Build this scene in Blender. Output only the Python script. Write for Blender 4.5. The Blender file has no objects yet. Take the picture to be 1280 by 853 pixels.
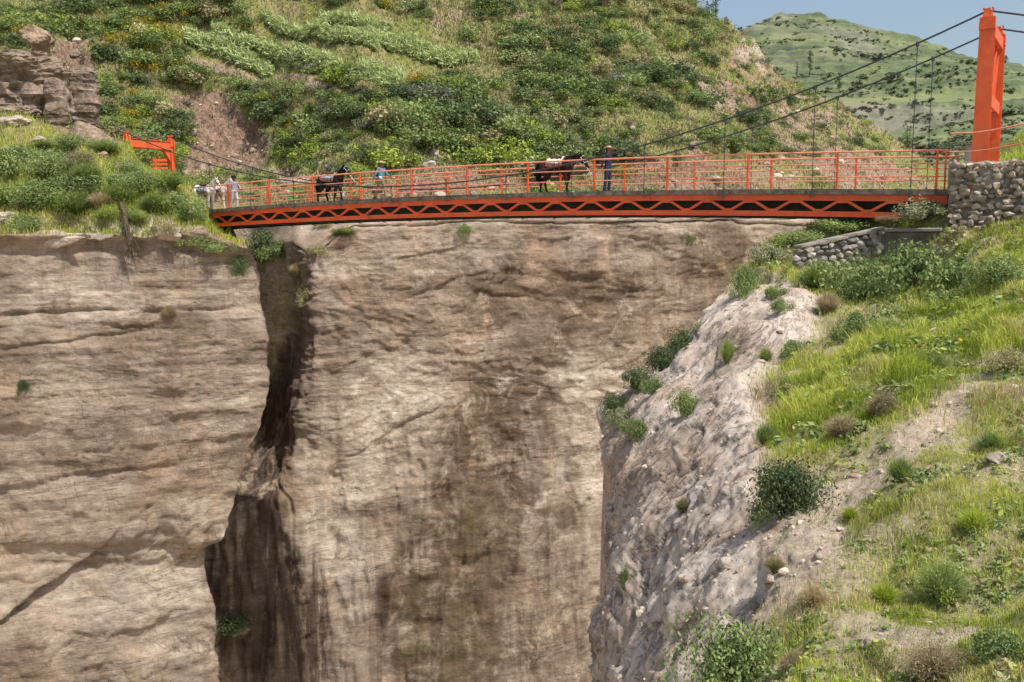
import bpy, math, random
import numpy as np
from mathutils import Vector, Matrix

rng = np.random.default_rng(7)
random.seed(7)
scene = bpy.context.scene
COL = scene.collection
F = 1140.0
TH = math.radians(6.5)
CT, ST = math.cos(TH), math.sin(TH)


def P(px, py, Y):
    """world point seen at photo pixel (px,py) when it stands Y metres ahead of the camera"""
    px = np.asarray(px, float); py = np.asarray(py, float); Y = np.asarray(Y, float)
    u = (px - 640) / F; v = (426.5 - py) / F
    dy = CT + v * ST; dz = -ST + v * CT
    k = Y / dy
    return np.stack(np.broadcast_arrays(u * k, Y, dz * k), -1)


def proj(p):
    p = np.asarray(p, float)
    d = p[..., 1] * CT - p[..., 2] * ST
    v = p[..., 1] * ST + p[..., 2] * CT
    return np.stack([640 + F * p[..., 0] / d, 426.5 - F * v / d], -1)


# ---------------------------------------------------------------- noise
_G = np.array([[1,1,0],[-1,1,0],[1,-1,0],[-1,-1,0],[1,0,1],[-1,0,1],[1,0,-1],[-1,0,-1],[0,1,1],[0,-1,1],[0,1,-1],[0,-1,-1]], float)


def pn(p, seed=0):
    p = np.asarray(p, float)
    i = np.floor(p).astype(np.int64); f = p - i
    w = f * f * f * (f * (f * 6 - 15) + 10)
    out = 0
    for dx in (0, 1):
        for dy in (0, 1):
            for dz in (0, 1):
                h = ((i[..., 0] + dx) * 73856093) ^ ((i[..., 1] + dy) * 19349663) ^ ((i[..., 2] + dz) * 83492791) ^ (seed * 2654435)
                h = h & 0xffffffff
                h = (h ^ (h >> 13)) * 0x5bd1e995 & 0xffffffff
                h = h ^ (h >> 15)
                g = _G[h % 12]
                d = g[..., 0] * (f[..., 0] - dx) + g[..., 1] * (f[..., 1] - dy) + g[..., 2] * (f[..., 2] - dz)
                wt = (w[..., 0] if dx else 1 - w[..., 0]) * (w[..., 1] if dy else 1 - w[..., 1]) * (w[..., 2] if dz else 1 - w[..., 2])
                out = out + d * wt
    return out


def fbm(p, sc=1.0, oct=4, seed=0, ridged=False, gain=0.5):
    p = np.asarray(p, float) * np.asarray(sc, float)
    a = 1.0; t = 0.0
    for o in range(oct):
        n = pn(p, seed + o * 17)
        if ridged:
            n = 0.5 - np.abs(n) * 2
        t = t + a * n
        a *= gain; p = p * 2.03 + 5.7
    return t


def sstep(a, b, x):
    t = np.clip((x - a) / (b - a), 0, 1)
    return t * t * (3 - 2 * t)


def blob(PX, PY, cx, cy, rx, ry, rot=0.0, soft=0.5, nz=None):
    r = math.radians(rot); c, s = math.cos(r), math.sin(r)
    dx = PX - cx; dy = PY - cy
    d = np.sqrt(((dx * c + dy * s) / rx) ** 2 + ((-dx * s + dy * c) / ry) ** 2)
    if nz is not None: d = d + nz
    return 1 - sstep(1 - soft, 1 + soft, d)


# ---------------------------------------------------------------- mesh plumbing
def make_mesh(name, V, quads=None, tris=None, attrs=None, mat=None, smooth=False, midx=None):
    me = bpy.data.meshes.new(name)
    V = np.asarray(V, np.float32)
    q = np.asarray(quads, np.int32).reshape(-1, 4) if quads is not None else np.zeros((0, 4), np.int32)
    t = np.asarray(tris, np.int32).reshape(-1, 3) if tris is not None else np.zeros((0, 3), np.int32)
    me.vertices.add(len(V)); me.vertices.foreach_set('co', V.ravel())
    nl = q.size + t.size
    me.loops.add(nl)
    me.loops.foreach_set('vertex_index', np.concatenate([q.ravel(), t.ravel()]).astype(np.int32))
    npoly = len(q) + len(t)
    me.polygons.add(npoly)
    st = np.concatenate([np.arange(len(q)) * 4, q.size + np.arange(len(t)) * 3]).astype(np.int32)
    me.polygons.foreach_set('loop_start', st)
    if midx is not None:
        me.polygons.foreach_set('material_index', np.asarray(midx, np.int32))
    me.polygons.foreach_set('use_smooth', np.full(npoly, bool(smooth)))
    for k, a in (attrs or {}).items():
        at = me.attributes.new(k, 'FLOAT', 'POINT')
        at.data.foreach_set('value', np.asarray(a, np.float32).ravel())
    for m in (mat if isinstance(mat, (list, tuple)) else [mat]):
        if m: me.materials.append(m)
    me.update(calc_edges=True)
    return me


def link(name, me, parent=None, loc=None, rz=None):
    o = bpy.data.objects.new(name, me)
    COL.objects.link(o)
    if parent is not None: o.parent = parent
    if loc is not None: o.location = loc
    if rz is not None: o.rotation_euler = (0, 0, rz)
    return o


def tag(o, label=None, cat=None, group=None, kind=None):
    if label: o['label'] = label
    if cat: o['category'] = cat
    if group: o['group'] = group
    if kind: o['kind'] = kind
    return o


def empty(name, loc, label, cat, group=None, rz=0):
    o = link(name, None, None, loc, rz)
    o.empty_display_size = 0.2
    return tag(o, label, cat, group)


class MB:
    """collects bars, boxes and tubes into one mesh"""
    def __init__(s): s.v = []; s.q = []; s.t = []; s.n = 0
    def add(s, V, Q=(), T=()):
        for f in Q: s.q.append([i + s.n for i in f])
        for f in T: s.t.append([i + s.n for i in f])
        s.v.extend([tuple(x) for x in V]); s.n += len(V)
    def bar(s, a, b, w, h, up=(0, 0, 1), w2=None, h2=None):
        a = Vector(a); b = Vector(b); d = (b - a).normalized(); up = Vector(up)
        x = d.cross(up)
        if x.length < 1e-5: x = d.cross(Vector((1, 0, 0)))
        x.normalize(); y = x.cross(d)
        w2 = w if w2 is None else w2; h2 = h if h2 is None else h2
        V = []
        for p, ww, hh in ((a, w, h), (b, w2, h2)):
            for sx, sy in ((-1, -1), (1, -1), (1, 1), (-1, 1)):
                V.append(p + x * (sx * ww / 2) + y * (sy * hh / 2))
        s.add(V, [(0, 1, 5, 4), (1, 2, 6, 5), (2, 3, 7, 6), (3, 0, 4, 7), (3, 2, 1, 0), (4, 5, 6, 7)])
    def tube(s, pts, r, n=8):
        pts = [Vector(p) for p in pts]
        rs = r if isinstance(r, (list, tuple)) else [r] * len(pts)
        V = []; Q = []
        ref = Vector((0, 0, 1))
        for i, p in enumerate(pts):
            d = (pts[min(i + 1, len(pts) - 1)] - pts[max(i - 1, 0)]).normalized()
            x = d.cross(ref)
            if x.length < 0.05: x = d.cross(Vector((1, 0, 0)))
            x.normalize(); y = x.cross(d)
            for k in range(n):
                a = 2 * math.pi * k / n
                V.append(p + (x * math.cos(a) + y * math.sin(a)) * rs[i])
        for i in range(len(pts) - 1):
            for k in range(n):
                Q.append((i * n + k, i * n + (k + 1) % n, (i + 1) * n + (k + 1) % n, (i + 1) * n + k))
        V.append(pts[0]); V.append(pts[-1]); a0 = len(V) - 2
        T = [(a0, (k + 1) % n, k) for k in range(n)] + [(a0 + 1, (len(pts) - 1) * n + k, (len(pts) - 1) * n + (k + 1) % n) for k in range(n)]
        s.add(V, Q, T)
    def prism(s, pts, off):
        """extrude polygon pts (list of 3d, 3 or 4 corners) along off"""
        off = Vector(off); n = len(pts)
        V = [Vector(p) for p in pts] + [Vector(p) + off for p in pts]
        Q = [(i, (i + 1) % n, n + (i + 1) % n, n + i) for i in range(n)]
        T = []
        if n == 4: Q += [(3, 2, 1, 0), (4, 5, 6, 7)]
        else: T += [(2, 1, 0), (3, 4, 5)]
        s.add(V, Q, T)
    def build(s, name, mat, parent=None, smooth=False, bevel=0, loc=None):
        me = make_mesh(name, np.array([tuple(v) for v in s.v]), s.q or None, s.t or None, None, mat, smooth)
        o = link(name, me, parent, loc)
        if bevel:
            m = o.modifiers.new('bevel', 'BEVEL'); m.width = bevel; m.segments = 1; m.limit_method = 'ANGLE'
        return o


# ---------------------------------------------------------------- materials
def srgb(r, g, b):
    f = lambda c: (c / 255 / 12.92) if c / 255 <= 0.04045 else ((c / 255 + 0.055) / 1.055) ** 2.4
    return (f(r), f(g), f(b), 1)


class NT:
    def __init__(s, name, rough=0.9, spec=0.15):
        s.m = bpy.data.materials.new(name); s.m.use_nodes = True
        s.nt = s.m.node_tree; s.N = s.nt.nodes; s.L = s.nt.links
        s.b = s.N['Principled BSDF']; s.out = s.N['Material Output']
        s.b.inputs['Roughness'].default_value = rough
        s.b.inputs['Specular IOR Level'].default_value = spec
        s._tc = None
    def obj(s):
        if not s._tc: s._tc = s.N.new('ShaderNodeTexCoord')
        return s._tc.outputs['Object']
    def vec(s, scale=(1, 1, 1), src=None, rot=(0, 0, 0)):
        m = s.N.new('ShaderNodeMapping'); m.inputs['Scale'].default_value = scale; m.inputs['Rotation'].default_value = rot
        s.L.new(src or s.obj(), m.inputs['Vector']); return m.outputs['Vector']
    def noise(s, scale, detail=6, rough=0.6, vec=None, dist=0.0):
        n = s.N.new('ShaderNodeTexNoise'); n.inputs['Scale'].default_value = scale; n.inputs['Detail'].default_value = detail
        n.inputs['Roughness'].default_value = rough; n.inputs['Distortion'].default_value = dist
        s.L.new(vec or s.obj(), n.inputs['Vector']); return n.outputs['Fac']
    def voro(s, scale, vec=None, feat='F1', out='Distance'):
        n = s.N.new('ShaderNodeTexVoronoi'); n.inputs['Scale'].default_value = scale; n.feature = feat
        s.L.new(vec or s.obj(), n.inputs['Vector']); return n.outputs[out]
    def ramp(s, fac, stops, interp='LINEAR'):
        r = s.N.new('ShaderNodeValToRGB'); cr = r.color_ramp; cr.interpolation = interp
        while len(cr.elements) < len(stops): cr.elements.new(0.5)
        for e, (p, c) in zip(cr.elements, stops):
            e.position = p; e.color = c if len(c) == 4 else (*c, 1)
        s.L.new(fac, r.inputs['Fac']); return r.outputs['Color']
    def mr(s, x, a, b, c=0.0, d=1.0):
        n = s.N.new('ShaderNodeMapRange'); n.inputs[1].default_value = a; n.inputs[2].default_value = b
        n.inputs[3].default_value = c; n.inputs[4].default_value = d
        s.L.new(x, n.inputs[0]); return n.outputs[0]
    def mix(s, fac, a, b, mode='MIX'):
        n = s.N.new('ShaderNodeMix'); n.data_type = 'RGBA'; n.blend_type = mode
        for sock, v in ((n.inputs[0], fac), (n.inputs[6], a), (n.inputs[7], b)):
            if hasattr(v, 'links'): s.L.new(v, sock)
            else: sock.default_value = v
        return n.outputs[2]
    def math(s, op, a, b=0.0):
        n = s.N.new('ShaderNodeMath'); n.operation = op
        for sock, v in ((n.inputs[0], a), (n.inputs[1], b)):
            if hasattr(v, 'links'): s.L.new(v, sock)
            else: sock.default_value = v
        return n.outputs[0]
    def attr(s, name):
        n = s.N.new('ShaderNodeAttribute'); n.attribute_name = name; return n.outputs['Fac']
    def orand(s):
        return s.N.new('ShaderNodeObjectInfo').outputs['Random']
    def bump(s, h, strength=0.5, dist=0.1):
        n = s.N.new('ShaderNodeBump'); n.inputs['Strength'].default_value = strength; n.inputs['Distance'].default_value = dist
        s.L.new(h, n.inputs['Height']); s.L.new(n.outputs['Normal'], s.b.inputs['Normal']); return n
    def color(s, c):
        if hasattr(c, 'links'): s.L.new(c, s.b.inputs['Base Color'])
        else: s.b.inputs['Base Color'].default_value = c
        return s.m


def simple_mat(name, a, b, scale=6, rough=0.7, spec=0.3, bump=0.0, detail=5):
    t = NT(name, rough, spec)
    n = t.noise(scale, detail)
    c = t.ramp(n, [(0.3, a), (0.7, b)])
    if bump: t.bump(n, bump, 0.03)
    return t.color(c)


def leaf_mat(name, dark, mid, light, transl=0.3, seedy=0.35):
    t = NT(name, 0.6, 0.2)
    sh = t.attr('shade'); tone = t.math('FRACT', t.math('ADD', t.attr('tone'), t.orand()))
    x = t.math('ADD', t.math('MULTIPLY', sh, 1 - seedy), t.math('MULTIPLY', tone, seedy))
    c = t.ramp(x, [(0.1, dark), (0.5, mid), (0.92, light)])
    t.color(c)
    tr = t.N.new('ShaderNodeBsdfTranslucent'); t.L.new(c, tr.inputs['Color'])
    mx = t.N.new('ShaderNodeMixShader'); mx.inputs[0].default_value = transl
    t.L.new(t.b.outputs[0], mx.inputs[1]); t.L.new(tr.outputs[0], mx.inputs[2])
    t.L.new(mx.outputs[0], t.out.inputs['Surface'])
    return t.m


MAT = {}
MAT['leaf_dark'] = leaf_mat('dark leaves', (0.047, 0.072, 0.029), (0.114, 0.161, 0.065), (0.246, 0.311, 0.131))
MAT['leaf_mid'] = leaf_mat('green leaves', (0.091, 0.132, 0.041), (0.209, 0.285, 0.094), (0.435, 0.506, 0.192))
MAT['leaf_bright'] = leaf_mat('bright leaves', (0.135, 0.199, 0.030), (0.293, 0.377, 0.062), (0.535, 0.586, 0.132))
MAT['leaf_olive'] = leaf_mat('olive leaves', (0.160, 0.150, 0.075), (0.348, 0.320, 0.158), (0.632, 0.554, 0.301))
MAT['leaf_grey'] = leaf_mat('grey green leaves', (0.102, 0.099, 0.080), (0.204, 0.194, 0.159), (0.345, 0.316, 0.270))
MAT['leaf_pale'] = leaf_mat('pale leaves', (0.138, 0.161, 0.083), (0.289, 0.310, 0.165), (0.508, 0.495, 0.310))
MAT['leaf_dry'] = leaf_mat('dry leaves', (0.223, 0.168, 0.108), (0.477, 0.373, 0.223), (0.813, 0.643, 0.405))
MAT['leaf_yellow'] = leaf_mat('yellow flowers', (0.065, 0.098, 0.016), (0.390, 0.286, 0.026), (0.700, 0.494, 0.026), 0.2, 0.1)
MAT['leaf_corn'] = leaf_mat('maize leaves', (0.213, 0.277, 0.100), (0.396, 0.484, 0.194), (0.646, 0.696, 0.368))
MAT['grass'] = leaf_mat('grass blades', (0.198, 0.256, 0.029), (0.411, 0.500, 0.054), (0.750, 0.738, 0.198), 0.35, 0.45)
MAT['hill_grass'] = leaf_mat('slope grass', (0.112, 0.135, 0.047), (0.235, 0.270, 0.094), (0.404, 0.416, 0.180), 0.35, 0.45)
MAT['grass_dry'] = leaf_mat('dry grass', (0.209, 0.177, 0.093), (0.459, 0.375, 0.206), (0.748, 0.584, 0.370), 0.3, 0.45)
MAT['leaf_far_dark'] = leaf_mat('far dark leaves', (0.078, 0.094, 0.055), (0.111, 0.130, 0.073), (0.156, 0.182, 0.104))  # far hill leaves: colours lightened to carry the haze
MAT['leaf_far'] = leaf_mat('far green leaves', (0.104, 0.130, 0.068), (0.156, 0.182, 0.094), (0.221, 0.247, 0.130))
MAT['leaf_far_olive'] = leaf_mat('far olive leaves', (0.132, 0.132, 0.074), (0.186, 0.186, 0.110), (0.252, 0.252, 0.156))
MAT['twig'] = simple_mat('twigs', (.05, .038, .026, 1), (.14, .11, .08, 1), 8, 0.9, 0.1)


def cliff_material():
    t = NT('canyon rock', 0.92, 0.1)
    v = t.vec((0.16, 0.16, 0.75))
    st = t.noise(1.1, 9, 0.68, v, 1.2)
    base = t.ramp(st, [(0.28, srgb(139, 125, 110)), (0.42, srgb(163, 147, 130)), (0.52, srgb(183, 167, 150)), (0.62, srgb(149, 133, 116)), (0.76, srgb(193, 179, 162))])
    blot = t.noise(0.16, 8, 0.62)
    base = t.mix(t.mr(blot, 0.47, 0.58, 0, .9), base, srgb(137, 121, 105))
    och = t.noise(0.35, 6, 0.6, t.vec((1, 1, 0.6)))
    base = t.mix(t.math('MULTIPLY', t.mr(och, 0.50, 0.66), 0.7), base, srgb(182, 154, 128))
    gr = t.noise(0.28, 6, 0.6, t.vec((1, 1, 0.5), None, (0.3, 0.2, 0.9)))
    base = t.mix(t.math('MULTIPLY', t.mr(gr, 0.55, 0.68), 0.55), base, srgb(157, 148, 139))
    # vertical seep streaks
    sv = t.noise(1.0, 6, 0.65, t.vec((0.9, 0.9, 0.05)), 0.3)
    base = t.mix(t.math('MULTIPLY', t.mr(sv, 0.52, 0.68), t.math('ADD', t.math('MULTIPLY', t.attr('streak'), 0.75), 0.12)), base, srgb(92, 76, 63))
    pal = t.math('MULTIPLY', t.attr('pale'), t.mr(t.noise(0.9, 6, 0.7, t.vec((1, 1, 1.5))), 0.35, 0.6))
    base = t.mix(pal, base, srgb(211, 197, 180))
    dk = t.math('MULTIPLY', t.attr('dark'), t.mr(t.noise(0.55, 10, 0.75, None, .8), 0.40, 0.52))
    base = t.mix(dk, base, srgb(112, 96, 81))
    base = t.mix(t.math('MULTIPLY', t.attr('moss'), t.mr(t.noise(0.8, 8, 0.7), 0.4, 0.6)), base, srgb(97, 91, 60))
    fine = t.noise(4.5, 13, 0.88)
    base = t.mix(0.9, base, t.ramp(fine, [(0.30, (.30, .29, .28, 1)), (0.48, (.50, .50, .50, 1)), (0.72, (.70, .69, .68, 1))]), 'OVERLAY')
    med = t.noise(0.7, 10, 0.75, t.vec((1, 1, 1.3)), 0.6)
    base = t.mix(0.55, base, t.ramp(med, [(0.30, (.28, .27, .26, 1)), (0.5, (.52, .52, .52, 1)), (0.72, (.68, .67, .66, 1))]), 'OVERLAY')
    bedl = t.noise(1.0, 8, 0.7, t.vec((0.10, 0.10, 3.2)), 0.5)
    base = t.mix(0.45, base, t.ramp(bedl, [(0.35, (.36, .35, .34, 1)), (0.5, (.52, .52, .52, 1)), (0.62, (.64, .63, .62, 1))]), 'OVERLAY')
    for sc_, rt_, wd_, st_ in (((0.06, 0.06, 0.75), (0, 0.05, 0), 0.010, .75), ((0.12, 0.12, 0.6), (0, -0.45, 0), 0.008, .6), ((0.5, 0.5, 0.07), (0, 0.1, 0), 0.007, .5)):
        jn = t.math('ABSOLUTE', t.math('SUBTRACT', t.noise(1.0, 8, 0.62, t.vec(sc_, t.vec((1, 1, 1), None, rt_)), 0.8), 0.5))
        gate = t.mr(t.noise(0.22, 4, 0.6, t.vec((1, 1, 1), None, (0.4, rt_[1], 0.3))), 0.42, 0.56)
        base = t.mix(t.math('MULTIPLY', t.mr(jn, 0.0, wd_, st_, 0.0), gate), base, srgb(84, 68, 56))
    pit = t.mr(t.noise(1.6, 10, 0.8, t.vec((1, 1, 1.6))), 0.36, 0.27)
    base = t.mix(t.math('MULTIPLY', pit, 0.55), base, srgb(87, 72, 60))
    wet_shade = t.math('MULTIPLY', t.attr('wet_shade'), t.mr(t.noise(0.9, 9, 0.75, t.vec((1.5, 1.5, 0.13)), 0.4), 0.36, 0.50))
    base = t.mix(wet_shade, base, srgb(71, 56, 48))
    t.color(base)
    h = t.math('ADD', t.math('MULTIPLY', t.noise(1.6, 13, 0.78, t.vec((0.8, 0.8, 1.3))), 1.5), t.math('MULTIPLY', t.noise(1.2, 7, 0.65, t.vec((0.35, 0.35, 2.0)), .8), 0.5))
    t.bump(h, 0.85, 0.24)
    return t.m


MAT['cliff'] = cliff_material()


def hill_material():
    t = NT('hillside earth', 0.95, 0.05)
    n1 = t.noise(0.35, 8, 0.65); n2 = t.noise(3.5, 8, 0.7); n3 = t.noise(0.09, 5, 0.6)
    grass = t.ramp(n2, [(0.3, srgb(84, 92, 48)), (0.5, srgb(122, 128, 70)), (0.7, srgb(156, 154, 98))])
    dry = t.ramp(n2, [(0.3, srgb(112, 103, 70)), (0.7, srgb(172, 158, 118))])
    g = t.mix(t.mr(n1, 0.42, 0.62), grass, dry)
    soil = t.ramp(n2, [(0.28, srgb(104, 86, 72)), (0.5, srgb(150, 128, 110)), (0.72, srgb(190, 170, 150))])
    soil = t.mix(t.math('MULTIPLY', t.attr('red'), 0.8), soil, t.ramp(n2, [(0.3, srgb(94, 72, 60)), (0.5, srgb(132, 106, 92)), (0.7, srgb(172, 150, 134))]))
    soil = t.mix(t.attr('pale'), soil, t.ramp(n2, [(0.3, srgb(176, 160, 140)), (0.7, srgb(216, 203, 186))]))
    f = t.math('ADD', t.attr('soil'), t.mr(n1, 0.4, 0.7, -0.25, 0.35))
    c = t.mix(t.mr(f, 0.42, 0.6), g, soil)
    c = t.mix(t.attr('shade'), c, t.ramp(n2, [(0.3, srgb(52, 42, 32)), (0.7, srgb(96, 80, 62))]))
    t.color(c)
    t.bump(n2, 0.8, 0.3)
    return t.m


MAT['hill'] = hill_material()


def near_material():
    t = NT('near slope rock and soil', 0.93, 0.08)
    bd = t.vec((1, 1, 1), None, (0, math.radians(45), 0))
    bed = t.noise(1.1, 8, 0.68, t.vec((0.35, 0.5, 2.2), bd))
    fine = t.noise(9, 9, 0.75)
    rock = t.ramp(bed, [(0.25, srgb(146, 130, 115)), (0.40, srgb(186, 170, 154)), (0.55, srgb(208, 194, 180)), (0.68, srgb(176, 158, 142)), (0.8, srgb(216, 203, 190))])
    warm = t.noise(0.5, 6, 0.6)
    rock = t.mix(t.math('MULTIPLY', t.mr(warm, 0.47, 0.60), 0.6), rock, srgb(168, 144, 122))
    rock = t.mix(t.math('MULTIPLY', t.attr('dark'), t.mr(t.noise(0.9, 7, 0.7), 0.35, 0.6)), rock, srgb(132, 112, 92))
    rock = t.mix(0.9, rock, t.ramp(t.noise(5, 13, 0.8), [(0.28, (.28, .27, .26, 1)), (0.48, (.5, .5, .5, 1)), (0.7, (.68, .67, .66, 1))]), 'OVERLAY')
    ln = t.math('ABSOLUTE', t.math('SUBTRACT', t.noise(1.5, 7, 0.65, t.vec((0.28, 0.4, 1.9), bd), 0.6), 0.5))
    rock = t.mix(t.mr(ln, 0.0, 0.022, 0.8, 0.0), rock, srgb(96, 82, 72))
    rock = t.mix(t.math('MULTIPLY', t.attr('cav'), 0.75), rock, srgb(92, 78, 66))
    crk = t.mr(t.noise(2.4, 9, 0.75, t.vec((0.5, 0.6, 2.4), bd)), 0.40, 0.30)
    rock = t.mix(t.math('MULTIPLY', crk, 0.55), rock, srgb(98, 84, 73))
    peb = t.voro(26, None, 'F1', 'Color')
    soil = t.ramp(t.noise(14, 8, 0.8), [(0.28, srgb(134, 114, 98)), (0.5, srgb(186, 167, 149)), (0.75, srgb(222, 208, 193))])
    sp = t.voro(17)
    soil = t.mix(t.mr(sp, 0.06, 0.22, 0.7, 0.0), soil, t.mix(t.mr(t.noise(6, 2), 0.4, 0.6), srgb(146, 116, 98), srgb(205, 195, 182)))
    litter = t.ramp(t.noise(20, 8, 0.8), [(0.3, srgb(84, 94, 38)), (0.6, srgb(138, 144, 74))])
    soil = t.mix(t.math('MULTIPLY', t.attr('veg'), 0.8), soil, litter)
    c = t.mix(t.attr('rock'), soil, rock)
    t.color(c)
    h = t.math('ADD', t.noise(3.5, 13, 0.78), t.math('MULTIPLY', t.noise(2.0, 10, 0.72, t.vec((0.5, 0.6, 2.6), bd)), 1.3))
    t.bump(h, 0.75, 0.10)
    return t.m


MAT['near'] = near_material()


def far_material():
    t = NT('far hill', 0.95, 0.05)
    n2 = t.noise(0.16, 9, 0.68); n1 = t.noise(0.03, 6, 0.6)
    terr = t.noise(1.0, 5, 0.6, t.vec((0.012, 0.012, 0.34)), 0.4)
    g = t.ramp(n2, [(0.3, srgb(62, 72, 40)), (0.5, srgb(88, 99, 54)), (0.7, srgb(118, 124, 74))])
    g = t.mix(0.8, g, t.ramp(t.noise(1.1, 8, 0.8), [(0.3, (.32, .32, .32, 1)), (0.5, (.5, .5, .5, 1)), (0.7, (.66, .66, .66, 1))]), 'OVERLAY')
    g = t.mix(t.math('MULTIPLY', t.mr(terr, 0.53, 0.58), 0.62), g, srgb(54, 60, 36))
    g = t.mix(t.math('MULTIPLY', t.mr(terr, 0.44, 0.40), 0.4), g, srgb(138, 138, 88))
    g = t.mix(t.math('MULTIPLY', t.mr(n1, 0.5, 0.66), 0.5), g, srgb(146, 138, 102))
    rock = t.ramp(n2, [(0.3, srgb(96, 88, 78)), (0.7, srgb(158, 148, 134))])
    c = t.mix(t.attr('soil'), g, rock)
    c = t.mix(t.attr('pale'), c, srgb(132, 136, 78))
    c = t.mix(0.07, c, srgb(168, 186, 204))  # distance haze mixed into the base colour
    t.color(c)
    t.bump(n2, 0.8, 0.8)
    return t.m


MAT['far'] = far_material()


def paint_material():
    t = NT('orange bridge paint', 0.42, 0.4)
    n = t.noise(2.5, 7, 0.65)
    c = t.ramp(n, [(0.3, (.62, .085, .022, 1)), (0.7, (.80, .140, .036, 1))])
    rust = t.mr(t.noise(1.3, 9, 0.75, t.vec((1, 1, 0.5))), 0.56, 0.68)
    c = t.mix(t.math('MULTIPLY', rust, 0.7), c, (.16, .05, .025, 1))
    c = t.mix(t.math('MULTIPLY', t.mr(t.noise(0.8, 5), 0.5, 0.7), 0.25), c, (.72, .22, .11, 1))
    t.color(c)
    r = t.mr(n, 0.3, 0.7, 0.35, 0.6); t.L.new(r, t.b.inputs['Roughness'])
    return t.m


MAT['orange'] = paint_material()
MAT['orange_pale'] = simple_mat('faded sunlit orange rail paint', (.72, .20, .10, 1), (.82, .36, .23, 1), 3, 0.4, 0.4)  # paler than the posts: fading plus sun highlights put into the colour
MAT['cable'] = simple_mat('dark steel cable', (.018, .020, .024, 1), (.06, .06, .065, 1), 20, 0.5, 0.5)
MAT['cable_light'] = simple_mat('galvanised cable', (.12, .12, .12, 1), (.3, .3, .29, 1), 20, 0.5, 0.5)
MAT['deck'] = simple_mat('weathered deck edge', (.07, .06, .045, 1), (.26, .225, .175, 1), 4, 0.95, 0.1, 0.6, 10)
MAT['girder'] = simple_mat('dark green girder paint', (.028, .036, .024, 1), (.055, .060, .042, 1), 3, .8, .2)
MAT['deck_top'] = simple_mat('dusty deck', (.30, .26, .21, 1), (.46, .41, .35, 1), 3, 0.95, 0.1, 0.3)
MAT['concrete'] = simple_mat('grey concrete', (.17, .155, .135, 1), (.36, .33, .29, 1), 3, 0.95, 0.1, 0.6, 9)
MAT['concrete_tan'] = simple_mat('tan concrete', (.30, .25, .19, 1), (.46, .40, .32, 1), 3, 0.95, 0.1, 0.4, 9)
MAT['concrete_dark'] = simple_mat('stained concrete', (.085, .075, .062, 1), (.20, .18, .155, 1), 2.5, 0.95, 0.1, 0.5, 9)


def stone_material(name, a, b, c2):
    t = NT(name, 0.9, 0.15)
    pr = t.attr('tone')
    c = t.ramp(pr, [(0.0, a), (0.55, b), (1.0, c2)])
    n = t.noise(9, 8, 0.7)
    c = t.mix(0.6, c, t.ramp(n, [(0.3, (.36, .36, .35, 1)), (0.7, (.64, .63, .62, 1))]), 'OVERLAY')
    t.color(c); t.bump(n, 0.6, 0.06)
    return t.m


MAT['stone'] = stone_material('field stones', srgb(134, 122, 108), srgb(172, 158, 142), srgb(206, 192, 175))
MAT['cobble'] = stone_material('round cobbles', srgb(112, 108, 106), srgb(150, 146, 140), srgb(182, 174, 166))
MAT['boulder'] = simple_mat('pale boulder', srgb(128, 114, 98), srgb(190, 176, 158), 1.6, 0.92, 0.1, 0.7, 9)
MAT['boulder_dark'] = simple_mat('brown outcrop', srgb(112, 92, 76), srgb(172, 150, 128), 0.9, 0.92, 0.1, 0.9, 10)
t = NT('layered brown outcrop', .93, .1)
_n = t.noise(1.2, 12, .75); _c = t.ramp(_n, [(.3, srgb(98, 86, 74)), (.5, srgb(138, 122, 107)), (.72, srgb(182, 166, 148))])
_c = t.mix(t.mr(t.noise(1.2, 8, .7, t.vec((.4, .4, 2.6))), .46, .34), _c, srgb(78, 62, 50))
t.bump(_n, .9, .2); MAT['outcrop'] = t.color(_c)
MAT['road'] = simple_mat('dirt road', srgb(160, 142, 120), srgb(200, 184, 162), 2, 0.95, 0.05, 0.4, 8)
# ================================================================ SETTING: terrain
def cv(xs, pts, sm=0):
    a = np.array(pts, float)
    y = np.interp(xs, a[:, 0], a[:, 1])
    if sm:
        k = max(1, int(sm / abs(xs[1] - xs[0])))
        yp = np.pad(y, k, mode='edge'); ker = np.hanning(2 * k + 3)[1:-1]; ker /= ker.sum()
        y = np.convolve(yp, ker, 'valid')
    return y


def loft(pxs, curves, counts):
    PY = []; IZ = []
    for (ya, za), (yb, zb), n in zip(curves[:-1], curves[1:], counts):
        t = np.linspace(0, 1, n, endpoint=False)[:, None]
        PY.append(ya[None] * (1 - t) + yb[None] * t)
        IZ.append((1 / za)[None] * (1 - t) + (1 / zb)[None] * t)
    PY.append(curves[-1][0][None]); IZ.append(1 / curves[-1][1][None])
    PY = np.concatenate(PY); IZ = np.concatenate(IZ)
    return np.broadcast_to(pxs[None], PY.shape).copy(), PY, IZ


def smooth_rows(a, k):
    if k < 1: return a
    ker = np.hanning(2 * k + 3)[1:-1]; ker /= ker.sum()
    ap = np.pad(a, ((k, k), (0, 0)), mode='edge')
    return sum(w * ap[i:i + a.shape[0]] for i, w in enumerate(ker))


def steps(Q, sc, k, amp, seed, oct=4, w=.14):
    # slabs that end in crisp broken edges
    n = fbm(Q, sc, oct, seed) * k; f = n - np.floor(n)
    return (np.floor(n) + sstep(0, w, f)) / k * amp


def grid_normals(Q):
    du = np.gradient(Q, axis=1); dv = np.gradient(Q, axis=0)
    n = np.cross(du, dv); n /= np.linalg.norm(n, axis=-1, keepdims=True) + 1e-9
    s = np.sign((n * -Q).sum(-1, keepdims=True)); s[s == 0] = 1
    return n * s


def grid_quads(nr, nc, off=0):
    i = np.arange(nr - 1)[:, None] * nc + np.arange(nc - 1)[None] + off
    return np.stack([i, i + 1, i + nc + 1, i + nc], -1).reshape(-1, 4)


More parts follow.
